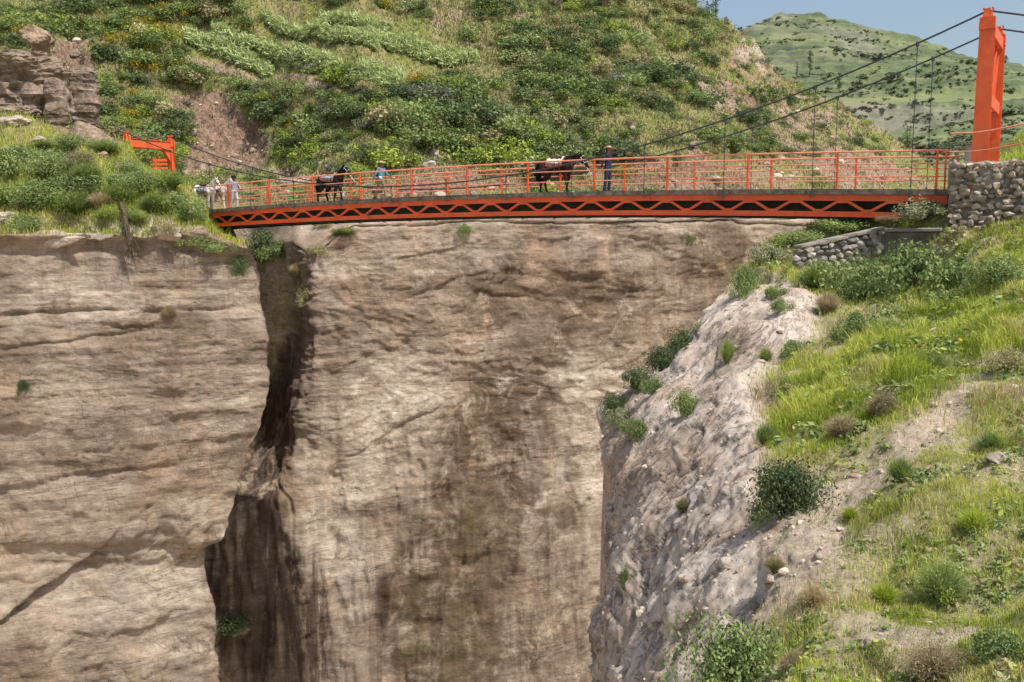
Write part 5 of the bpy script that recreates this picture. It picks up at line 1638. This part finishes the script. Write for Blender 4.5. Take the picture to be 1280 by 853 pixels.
# bushes speckled over the far hill
FX, FY = S_far.PX, S_far.PY
lines = np.clip(fbm(np.stack([S_far.Q[..., 0] * .02, S_far.Q[..., 1] * .02, S_far.Q[..., 2] * .22], -1), 1, 3, 571) * 2 + .3, .05, 1)
wf = lines * (FY > np.interp(FX[0], xf, yr)[None] + 5) * np.where(FY > 134, 1.4, .8) * np.where((FY > 127) & (FY < 134), .15, 1)
q, r, c = sample(S_far, wf, 2600, 573, x0=900, x1=1330, y0=-20, y1=215)
g_ = np.random.default_rng(575)
items = []
sm = [leaf_cloud(1200 + j, 44, 1.0, 1.0, .62, lobes=5, aspect=1.5) for j in range(3)]
for k in range(len(q)):
    j = int(g_.choice([0, 1, 1, 2])); V, sh = sm[j]; s_ = g_.gamma(2.2, .20) + .2
    s_ *= 1.0 if FY[r[k], c[k]] < 134 else .8
    items.append((V, sh, j, q[k], s_, s_ * .8, g_.uniform(0, 6.28), g_.random()))
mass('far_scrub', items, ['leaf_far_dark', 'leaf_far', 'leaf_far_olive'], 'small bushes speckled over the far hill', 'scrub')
# grass on the bank right of the tower
q, r, c = sample(S_bank, np.ones_like(S_bank.PX), 4000, 581, x0=1200, x1=1340, y0=120, y1=235)
V, Qd, T, sh = blades(q, np.random.default_rng(5).uniform(.15, .4, len(q)), np.full(len(q), .03), None, 583, None, None)
o = link('bank_grass', make_mesh('bank_grass', V, Qd, T, {'shade': sh}, MAT['grass'])); tag(o, 'light green grass on the bank right of the tower', 'grass', kind='stuff')
# ================================================================ PEOPLE AND HORSES
def prim_mesh(prims):
    """closed tubes with ball joints and ellipsoids, overlapping; remeshed afterwards into one skin"""
    import bmesh
    V = []; T = []; n = 0
    def ball(c, r, sc=(1, 1, 1), R=None):
        nonlocal n
        v = ICO_V * np.array(sc) * r
        if R is not None: v = v @ np.array(R.to_3x3()).T
        V.append(v + np.asarray(c)); T.append(ICO_T + n); n += len(v)
    for p in prims:
        if p[0] == 'b': ball(*p[1:])
        else:
            pts, rs = p[1], p[2]; fl_ = p[3] if len(p) > 3 else (1, 1)
            for c, r in zip(pts, rs): ball(c, r, (1, fl_[0], 1))
            for (a, b, r0, r1) in zip(pts[:-1], pts[1:], rs[:-1], rs[1:]):
                a = np.array(a, float); b = np.array(b, float); L = np.linalg.norm(b - a)
                k = max(2, int(L / (min(r0, r1) * .55)))
                for t in np.linspace(0, 1, k + 1)[1:-1]:
                    ball(a * (1 - t) + b * t, r0 * (1 - t) + r1 * t, (1, fl_[0], 1))
    return np.concatenate(V), np.concatenate(T)


def skin(name, prims, voxel, mat, parent, sm=4, post=None):
    V, T = prim_mesh(prims)
    me = make_mesh(name, V, None, T)
    o = bpy.data.objects.new(name, me); COL.objects.link(o)
    r = o.modifiers.new('r', 'REMESH'); r.mode = 'VOXEL'; r.voxel_size = voxel
    s = o.modifiers.new('s', 'SMOOTH'); s.iterations = sm; s.factor = .5
    dg = bpy.context.evaluated_depsgraph_get()
    nm = bpy.data.meshes.new_from_object(o.evaluated_get(dg))
    nm.name = name; bpy.data.objects.remove(o); bpy.data.meshes.remove(me)
    nm.materials.clear()
    for m_ in (mat if isinstance(mat, (list, tuple)) else [mat]): nm.materials.append(m_)
    nm.polygons.foreach_set('use_smooth', np.ones(len(nm.polygons), bool))
    if post: post(nm)
    return link(name, nm, parent)


def cloth_mat(name, a, b, scale=14): return simple_mat(name, (*a, 1), (*b, 1), scale, .9, .1, .3)


MAT['skin'] = cloth_mat('skin', (.24, .12, .07), (.32, .17, .10))
MAT['navy'] = cloth_mat('navy cloth', (.016, .018, .038), (.05, .05, .085))
MAT['jeans'] = cloth_mat('dark denim', (.020, .026, .045), (.05, .062, .095))
MAT['black'] = cloth_mat('black cloth', (.008, .008, .010), (.022, .022, .026))
MAT['straw'] = cloth_mat('straw', (.36, .25, .13), (.58, .45, .27), 30)
MAT['blue'] = cloth_mat('blue cloth', (.06, .18, .28), (.14, .32, .44))
MAT['khaki'] = cloth_mat('khaki cloth', (.17, .11, .065), (.30, .21, .13))
MAT['greyshirt'] = cloth_mat('grey lavender cloth', (.20, .20, .26), (.36, .36, .42))
MAT['paletrousers'] = cloth_mat('pale trousers', (.34, .32, .33), (.52, .50, .49))
MAT['boots'] = cloth_mat('boots', (.02, .016, .012), (.05, .04, .03))
MAT['hair'] = cloth_mat('dark hair', (.008, .006, .005), (.022, .017, .013), 40)
MAT['bag'] = cloth_mat('white bag', (.45, .45, .44), (.7, .7, .68))
HEAD = math.atan2(-dv[1], -dv[0])
DK = .018


def hand(w, d, side, curl=.5):
    """palm, thumb and four fingers from wrist w along direction d"""
    w = np.array(w, float); d = np.array(d, float); d /= np.linalg.norm(d)
    up = np.array([0, side, 0.]); f = np.cross(up, d); f /= np.linalg.norm(f) + 1e-9
    pr = [('t', [w, w + d * .05, w + d * .09], [.026, .034, .034], (.6,))]
    for k, L in enumerate((.065, .078, .072, .055)):
        b = w + d * .085 + f * (.026 - .0175 * k)
        m1 = b + d * L * .55; m2 = m1 + (d * (1 - curl) - up * curl) * L * .5
        pr.append(('t', [b, m1, m2], [.0095, .009, .0075]))
    tb = w + d * .03 + f * .03
    pr.append(('t', [tb, tb + d * .03 + f * .022, tb + d * .06 + f * .02], [.012, .011, .009]))
    return pr


def person(px, w, label, lh, rh, legs, shirt, trousers, hat, hair, extra=None, height=1.70, lean=0.0, head_turn=0.0):
    """lh/rh: elbow, wrist, hand direction for each arm; legs: (knee, ankle) x/z for left and right"""
    s = s_at(px, w)
    root = empty('person', Bp(s, w, zdeck(s) + DK), label, 'person', None, HEAD)
    k = height / 1.72; root.scale = (k, k, k)
    hip = {1: np.array([0, .09, .92]), -1: np.array([0, -.09, .92])}
    sh = {1: np.array([lean, .185, 1.41]), -1: np.array([lean, -.185, 1.41])}
    hd = np.array([lean * 1.2 + .015, 0, 1.60])
    P_ = [('t', [(0, 0, .95), (lean * .5, 0, 1.15), (lean, 0, 1.38)], [.125, .12, .125], (1.25,)), ('t', [(lean, 0, 1.42), tuple(hd - [.01, 0, .07])], [.062, .055])]
    P_ += [('b', hd + [0, 0, .012], .105, (.98, .80, 1.12)), ('b', hd + [.035, 0, -.055], .062, (1, .85, .9)), ('t', [hd + [.092, 0, .005], hd + [.112, 0, -.028]], [.012, .016]),
           ('t', [hd + [.088, -.022, -.062], hd + [.088, .022, -.062]], [.012, .012]), ('b', hd + [.0, .085, -.01], .028, (.7, .4, 1.1)), ('b', hd + [.0, -.085, -.01], .028, (.7, .4, 1.1)),
           ('b', hd + [.082, .034, .022], .016), ('b', hd + [.082, -.034, .022], .016)]
    S_ = [('t', [(0, 0, .93), (lean * .5, 0, 1.14), (lean, 0, 1.34)], [.138, .134, .142], (1.3,)), ('t', [tuple(sh[1]), tuple(sh[-1])], [.075, .075]), ('t', [(lean, 0, 1.40), (lean, 0, 1.46)], [.08, .068])]
    T_ = [('t', [(0, .05, .95), (0, -.05, .95)], [.128, .128])]
    for sd, (el, wr, hdv) in ((1, lh), (-1, rh)):
        el = np.array(el); wr = np.array(wr)
        P_ += [('t', [tuple(sh[sd]), tuple(el), tuple(wr)], [.056, .042, .027])] + hand(wr, hdv, sd)
        S_ += [('t', [tuple(sh[sd]), tuple(el), tuple(el * .15 + wr * .85)], [.068, .053, .044])]
    shoes = []
    for sd, (kn, an) in ((1, legs[0]), (-1, legs[1])):
        kn = np.array([kn[0], hip[sd][1] * 1.05, kn[1]]); an = np.array([an[0], hip[sd][1] * 1.1, an[1]])
        P_ += [('t', [tuple(hip[sd]), tuple(kn), tuple(an)], [.088, .058, .038]), ('t', [tuple(an - [.02, 0, .045]), tuple(an + [.13, 0, -.055])], [.036, .03])]
        T_ += [('t', [tuple(hip[sd]), tuple(kn), tuple(an + [0, 0, .03])], [.105, .078, .066])]
        shoes.append([('t', [tuple(an - [.05, 0, .04]), tuple(an + [.06, 0, -.045]), tuple(an + [.15, 0, -.052])], [.046, .045, .036], (1.0,)), ('t', [tuple(an + [0, 0, .06]), tuple(an - [.01, 0, .04])], [.05, .05])])
    skin('body', P_, .0085, MAT['skin'], root, 3)
    # eyes and brows as small dark marks of the face
    m = MB()
    for sd in (1, -1):
        e = hd + [.096, .034 * sd, .020]; m.tube([e - [0, .013, 0], e + [0, .013, 0]], [.007, .007], 6)
        e = hd + [.093, .034 * sd, .042]; m.tube([e - [0, .02, 0], e + [0, .02, 0]], [.005, .005], 5)
    m.build('eyes', MAT['hair'], root)
    skin('shirt', S_, .014, MAT[shirt], root, 4)
    skin('trousers', T_, .014, MAT[trousers], root, 4)
    for q_ in shoes: skin('shoe', q_, .012, MAT['boots'], root, 3)
    skin('hair', [('b', hd + [-.022, 0, .035], .105, (1.0, .86, 1.02)), ('b', hd + [-.05, 0, -.03], .078, (.9, 1.0, 1.1))], .012, MAT['hair'], root, 2)
    # hat: crown and brim turned on a lathe
    if hat:
        mat, br, ch = hat
        prof_ = [(0.001, .075 + ch), (.055, .075 + ch), (.088, .05 + ch), (.098, .055), (.105, .045), (br * .7, .038), (br, .055), (br, .045), (br * .7, .026), (.10, .03)]
        nn = 24; Vh = []; Qh = []
        for i, (r, z) in enumerate(prof_):
            for j in range(nn):
                a = 2 * math.pi * j / nn; dr = .018 * math.cos(2 * a) * (r > .11)
                Vh.append((hd[0] + r * math.cos(a) * (1.08), r * math.sin(a) * .98, hd[2] + .035 + z - dr))
        for i in range(len(prof_) - 1):
            for j in range(nn): Qh.append((i * nn + j, i * nn + (j + 1) % nn, (i + 1) * nn + (j + 1) % nn, (i + 1) * nn + j))
        ho = link('hat', make_mesh('hat', np.array(Vh), Qh, None, None, MAT[mat], True), root)
        m = MB(); m.tube([(hd[0] + .101 * math.cos(a) * 1.08, .101 * math.sin(a), hd[2] + .035 + .058) for a in np.linspace(0, 6.2832, 25)], .008, 5)
        m.build('hat_band', MAT['black'], ho)
    if extra: extra(root)
    Rw = Matrix.Translation(root.location) @ Matrix.Rotation(HEAD, 4, 'Z') @ Matrix.Scale(k, 4)
    return root, Rw


def rope(a, b, sag, label, mat='bag'):
    a, b = Vector(a), Vector(b); m = MB()
    m.tube([a.lerp(b, t) - Vector((0, 0, sag * 4 * t * (1 - t))) for t in np.linspace(0, 1, 12)], .014, 5)
    return tag(m.build('lead_rope', MAT[mat]), label, 'rope')


def horse(px, w, label, coat, legs_dark, neck, scale, gait, mane='hair', cat='horse', name='horse', face=None):
    s = s_at(px, w)
    root = empty(name, Bp(s, w, zdeck(s) + DK), label, cat, None, HEAD)
    root.scale = (scale,) * 3
    poll, muz = np.array(neck[0]), np.array(neck[1])
    B_ = [('t', [(-.60, 0, 1.16), (-.30, 0, 1.13), (.05, 0, 1.08), (.38, 0, 1.12), (.58, 0, 1.20)], [.255, .275, .295, .285, .20], (.88,)),
          ('b', (-.62, 0, 1.22), .25, (1, .95, 1)), ('b', (.40, 0, 1.32), .17, (1.3, .6, .8))]
    mid = np.array([.55, 0, 1.26]) * .5 + poll * .5 + np.array([0, 0, -.03])
    B_ += [('t', [(.50, 0, 1.22), tuple(mid), tuple(poll)], [.23, .155, .105], (.66,))]
    hv = muz - poll
    B_ += [('t', [tuple(poll), tuple(poll + hv * .3), tuple(poll + hv * .65), tuple(muz)], [.10, .118, .083, .062], (.72,)), ('b', muz + hv * .04 + [0, 0, -.01], .066, (1, .85, .9)),
           ('t', [tuple(poll + hv * .35 + [-.06, 0, -.05]), tuple(poll + hv * .6 + [-.03, 0, -.03])], [.08, .05], (.6,))]
    up_ = np.array([0, 0, 1.]); fw = np.array([1., 0, 0])
    for sd in (1, -1):
        e = poll + np.array([0, .055 * sd, .06]); B_.append(('t', [tuple(e), tuple(e + [.015, .02 * sd, .07]), tuple(e + [.02, .015 * sd, .14])], [.026, .028, .010]))
        B_.append(('b', poll + hv * .34 + [.02, .075 * sd, .02], .022))
    for i, sd in enumerate((1, -1)):
        f = gait[i]; x = .42
        B_.append(('t', [(x + .06, .13 * sd, 1.05), (x, .14 * sd, .78), (x + f * .5, .135 * sd, .43), (x + f * .95 - (.03 if f < 0 else 0), .13 * sd, .14), (x + f + .035, .13 * sd, .055)], [.15, .098, .056, .046, .062]))
        h = gait[i + 2]; x = -.60
        B_.append(('t', [(x - .02, .14 * sd, 1.08), (x + .14 + h * .35, .15 * sd, .76), (x - .10 + h * .7, .14 * sd, .50), (x - .06 + h * .95, .135 * sd, .15), (x - .02 + h, .135 * sd, .055)], [.19, .135, .062, .048, .062]))
    MAT_c = MAT[coat]
    ob = skin('body', B_, .018, [MAT_c, MAT[legs_dark]], root, 4)
    me = ob.data; z = np.array([p.center.z for p in me.polygons]); idx = (z < .09).astype(np.int32); me.polygons.foreach_set('material_index', idx)
    # mane and tail are hair: strands lying along the crest, and a falling bundle
    m = MB(); g = np.random.default_rng(int(px))
    for k in range(70):
        t = g.uniform(.05, 1); a = np.array([.42, 0, 1.44]) * (1 - t) + (poll + [-.04, 0, .09]) * t
        a = a + [g.normal() * .015, g.normal() * .02, 0]; sd = g.choice([-1, -1, 1])
        m.tube([tuple(a + [0, 0, .03]), tuple(a + [-.03, .07 * sd, -.02]), tuple(a + [-.05 + g.normal() * .02, .10 * sd, -.16 - g.uniform(0, .08)])], [.016, .014, .004], 4)
    m.build('mane', MAT[mane], root)
    m = MB()
    for k in range(40):
        a = np.array([-.86, 0, 1.27]); o1 = g.normal(size=3) * .035; o2 = g.normal(size=3) * .06
        m.tube([tuple(a), tuple(a + [-.07, 0, -.12] + o1), tuple(a + [-.09, 0, -.45] + o2), tuple(a + [-.06, 0, -.72 - g.uniform(0, .1)] + o2)], [.022, .026, .024, .006], 5)
    m.build('tail', MAT[mane], root)
    # bridle: headstall and noseband
    m = MB()
    for t, r in ((.08, .112), (.62, .09)):
        c = poll + hv * t; d = Vector(hv).normalized(); x = Vector((0, 1, 0)); y = d.cross(x)
        m.tube([tuple(Vector(c) + x * (r * .80 * math.cos(a)) + y * (r * 1.08 * math.sin(a))) for a in np.linspace(0, 6.2832, 17)], .012, 5)
    for sd in (1, -1): m.tube([tuple(poll + hv * .08 + [0, .094 * sd, 0]), tuple(poll + hv * .62 + [0, .078 * sd, 0])], .011, 5)
    m.build('bridle', MAT['bag' if coat != 'coat_white' else 'strap'], root)
    Rw = Matrix.Translation(root.location) @ Matrix.Rotation(HEAD, 4, 'Z') @ Matrix.Scale(scale, 4)
    chin = Rw @ Vector(poll + hv * .75 + [0, 0, -.07])
    return root, Rw, chin


def saddle(px, w, label, blanket, seat, scale, x0=-.42, x1=.30, cover=None):
    s = s_at(px, w)
    root = empty('saddle', Bp(s, w, zdeck(s) + DK), label, 'saddle', None, HEAD); root.scale = (scale,) * 3
    def cover_sheet(name, x0, x1, rr, amax, mat, thick, z0=0):
        nx, na = 22, 28; V = []
        for i in range(nx):
            x = x0 + (x1 - x0) * i / (nx - 1); zc = np.interp(x, [-.6, -.3, .05, .38, .58], [1.16, 1.13, 1.08, 1.12, 1.20]); R_ = np.interp(x, [-.86, -.6, -.3, .05, .38, .58], [.24, .27, .285, .30, .295, .24]) + rr
            for j in range(na):
                a = -amax + 2 * amax * j / (na - 1)
                r = R_ + .008 * math.sin(9 * a + x * 14) + .006 * math.sin(x * 31 + a * 4)
                V.append((x, r * .93 * math.sin(a), zc + z0 + r * math.cos(a) + (.05 if abs(a) < .3 and x > .2 else 0)))
        me = make_mesh(name, np.array(V), grid_quads(nx, na), None, None, MAT[mat], True)
        o = link(name, me, root); so_ = o.modifiers.new('t', 'SOLIDIFY'); so_.thickness = thick; so_.offset = 1
        return o
    cover_sheet('blanket', x0, x1, .010, 1.75, blanket, .018)
    if cover: cover_sheet('cover', cover[0], cover[1], .035, 1.25, cover[2], .03)
    S_ = [('t', [(-.22, 0, 1.44), (-.02, 0, 1.41), (.20, 0, 1.45)], [.085, .08, .075], (1.9,)), ('t', [(-.24, -.12, 1.46), (-.26, 0, 1.52), (-.24, .12, 1.46)], [.05, .055, .05]), ('t', [(.22, 0, 1.44), (.25, 0, 1.56)], [.05, .04])]
    skin('seat', S_, .016, MAT[seat], root, 3)
    m = MB(); m.tube([(.22, .302 * math.sin(a), 1.10 + .312 * math.cos(a)) for a in np.linspace(0, 6.2832, 25)], .02, 5); m.build('girth', MAT['strap'], root)
    for sd in (1, -1):
        m = MB(); m.tube([(.02, .30 * sd, 1.25), (.02, .335 * sd, .85)], .013, 5)
        m.tube([(.02 + .07 * math.cos(a), .335 * sd, .78 + .075 * math.sin(a)) for a in np.linspace(0, 6.2832, 13)], .012, 5); m.build('stirrup', MAT['strap'], root)
    return root


MAT['coat_brown'] = cloth_mat('dark brown coat', (.020, .012, .009), (.045, .026, .018), 3)
MAT['coat_black'] = cloth_mat('black coat', (.008, .007, .007), (.026, .021, .018), 3)
MAT['coat_white'] = cloth_mat('pale grey coat', (.58, .53, .46), (.76, .71, .64), 3)
MAT['coat_bay'] = cloth_mat('dun coat', (.46, .38, .30), (.62, .54, .45), 3)
MAT['strap'] = cloth_mat('leather strap', (.05, .028, .016), (.11, .06, .035))
MAT['pinkpad'] = cloth_mat('pinkish white sheepskin', (.62, .54, .50), (.80, .74, .70), 20)
MAT['bluepad'] = cloth_mat('grey blue blanket', (.20, .24, .28), (.42, .46, .50), 9)
MAT['redpad'] = cloth_mat('dull red blanket', (.22, .09, .08), (.42, .22, .20), 9)
MAT['hoof'] = cloth_mat('hoof horn', (.02, .017, .015), (.05, .042, .035))

hz, Rh, chin = horse(697, 1.35, 'dark brown horse with pale saddle pad stretching its neck low behind the walker in navy', 'coat_brown', 'hoof', ((1.10, 0, 1.44), (1.40, 0, 1.02)), 1.0, (-.05, .12, -.26, .22))
saddle(697, 1.35, 'pinkish white padded saddle on the dark brown horse', 'redpad', 'strap', 1.0, -.46, .34, (-.40, .30, 'pinkpad'))
pr, Rp = person(760, 1.0, 'person in navy jacket and dark jeans, one arm raised to hat, leading the brown horse',
                ((.22, .27, 1.46), (.24, .10, 1.645), (-.1, -.8, .1)), ((-.10, -.27, 1.16), (-.12, -.29, .92), (-.1, -.05, -1)),
                (((.03, .50), (-.02, .085)), ((-.04, .50), (-.10, .085))), 'navy', 'jeans', ('straw', .19, .05), True, None, 1.74)
rope(chin, Rp @ Vector((-.12, -.29, .84)), .28, 'white lead rope hanging between the brown horse and the walker in navy')

hz, Rh, chin = horse(415, 1.45, 'black horse with raised head and grey-blue blanket, middle of the caravan', 'coat_black', 'hoof', ((.92, 0, 1.72), (1.26, 0, 1.42)), .97, (.15, -.14, .24, -.20))
saddle(415, 1.45, 'saddle over grey-blue and pink blankets on the black horse', 'redpad', 'strap', .97, -.62, .34, (-.40, .30, 'bluepad'))


def pack(root):
    skin('backpack', [('b', (-.20, 0, 1.24), .15, (.75, 1.05, 1.35)), ('b', (-.24, 0, 1.14), .11, (.7, 1.0, .8))], .016, MAT['navy'], root, 4)
    skin('hip_bag', [('b', (.12, -.16, 1.0), .09, (1.0, .8, .9))], .012, MAT['bag'], root, 3)


pr, Rp = person(476, 1.1, 'walking person in blue shirt, khaki trousers and straw hat leading the black horse',
                ((.16, .27, 1.18), (.34, .22, 1.10), (1, 0, .1)), ((-.06, -.28, 1.15), (-.20, -.30, .95), (-.5, 0, -.9)),
                (((.17, .52), (.22, .085)), ((-.08, .50), (-.30, .12))), 'blue', 'khaki', ('straw', .20, .06), True, pack, 1.72, .03)
rope(chin, Rp @ Vector((-.24, -.30, .88)), .38, 'pale lead rope sagging between the black horse and the person in blue')

hz, Rh, chin = horse(257, 1.0, 'pale grey mule at the tail of the caravan, hindmost near the knoll', 'coat_white', 'hoof', ((.94, 0, 1.66), (1.25, 0, 1.34)), .98, (.10, -.12, .2, -.16), 'bag', 'mule', 'mule')
saddle(257, 1.0, 'brown pack saddle on the hindmost pale mule', 'bluepad', 'strap', .98)
hz, Rh, chin = horse(275, 1.7, 'pale dun mule walking beside the hindmost grey one, directly behind the man in grey', 'coat_bay', 'hoof', ((.94, 0, 1.64), (1.25, 0, 1.34)), .98, (-.10, .12, -.2, .16), 'bag', 'mule', 'mule')
saddle(275, 1.7, 'pack saddle with pale cover on the dun mule', 'redpad', 'strap', .98, -.46, .34, (-.4, .3, 'bag'))
pr, Rp = person(293, 1.0, 'person in grey shirt, pale trousers and black hat leading the pale mules',
                ((.10, .27, 1.18), (.26, .24, 1.05), (1, 0, -.2)), ((-.04, -.28, 1.15), (-.10, -.30, .93), (-.2, 0, -1)),
                (((.12, .52), (.10, .085)), ((-.08, .50), (-.22, .10))), 'greyshirt', 'paletrousers', ('black', .18, .05), True, None, 1.70)
rope(chin, Rp @ Vector((-.11, -.30, .85)), .2, 'pale lead rope from the dun mule to the person in grey')
# ================================================================ LIGHT, SKY, CAMERA
sunv = Vector((0.36, -0.33, 0.87)).normalized()
sun = bpy.data.lights.new('sun', 'SUN'); sun.energy = 4.85; sun.angle = math.radians(0.53); sun.color = (1.0, 0.955, 0.88)
so = bpy.data.objects.new('sun', sun); COL.objects.link(so)
so.rotation_euler = sunv.to_track_quat('Z', 'Y').to_euler()
W = bpy.data.worlds.new('World'); scene.world = W; W.use_nodes = True
nt = W.node_tree
bg = nt.nodes['Background']; bg.inputs['Strength'].default_value = 0.15
sky = nt.nodes.new('ShaderNodeTexSky'); sky.sky_type = 'NISHITA'; sky.sun_disc = False
sky.sun_elevation = math.asin(sunv.z); sky.sun_rotation = math.atan2(sunv.x, sunv.y)
sky.altitude = 200; sky.air_density = 1.3; sky.dust_density = 3.6; sky.ozone_density = 1.0
nt.links.new(sky.outputs[0], bg.inputs['Color'])
cam = bpy.data.cameras.new('camera'); cam.sensor_width = 36; cam.lens = 36 * F / 1280; cam.clip_start = .1; cam.clip_end = 6000
co = bpy.data.objects.new('camera', cam); COL.objects.link(co)
co.rotation_euler = (math.radians(90) - TH, 0, 0)
scene.camera = co
scene.view_settings.view_transform = 'Standard'
try: scene.view_settings.look = 'None'
except Exception: pass
scene.view_settings.exposure = 0
scene.cycles.max_bounces = 6; scene.cycles.diffuse_bounces = 3; scene.cycles.transmission_bounces = 3
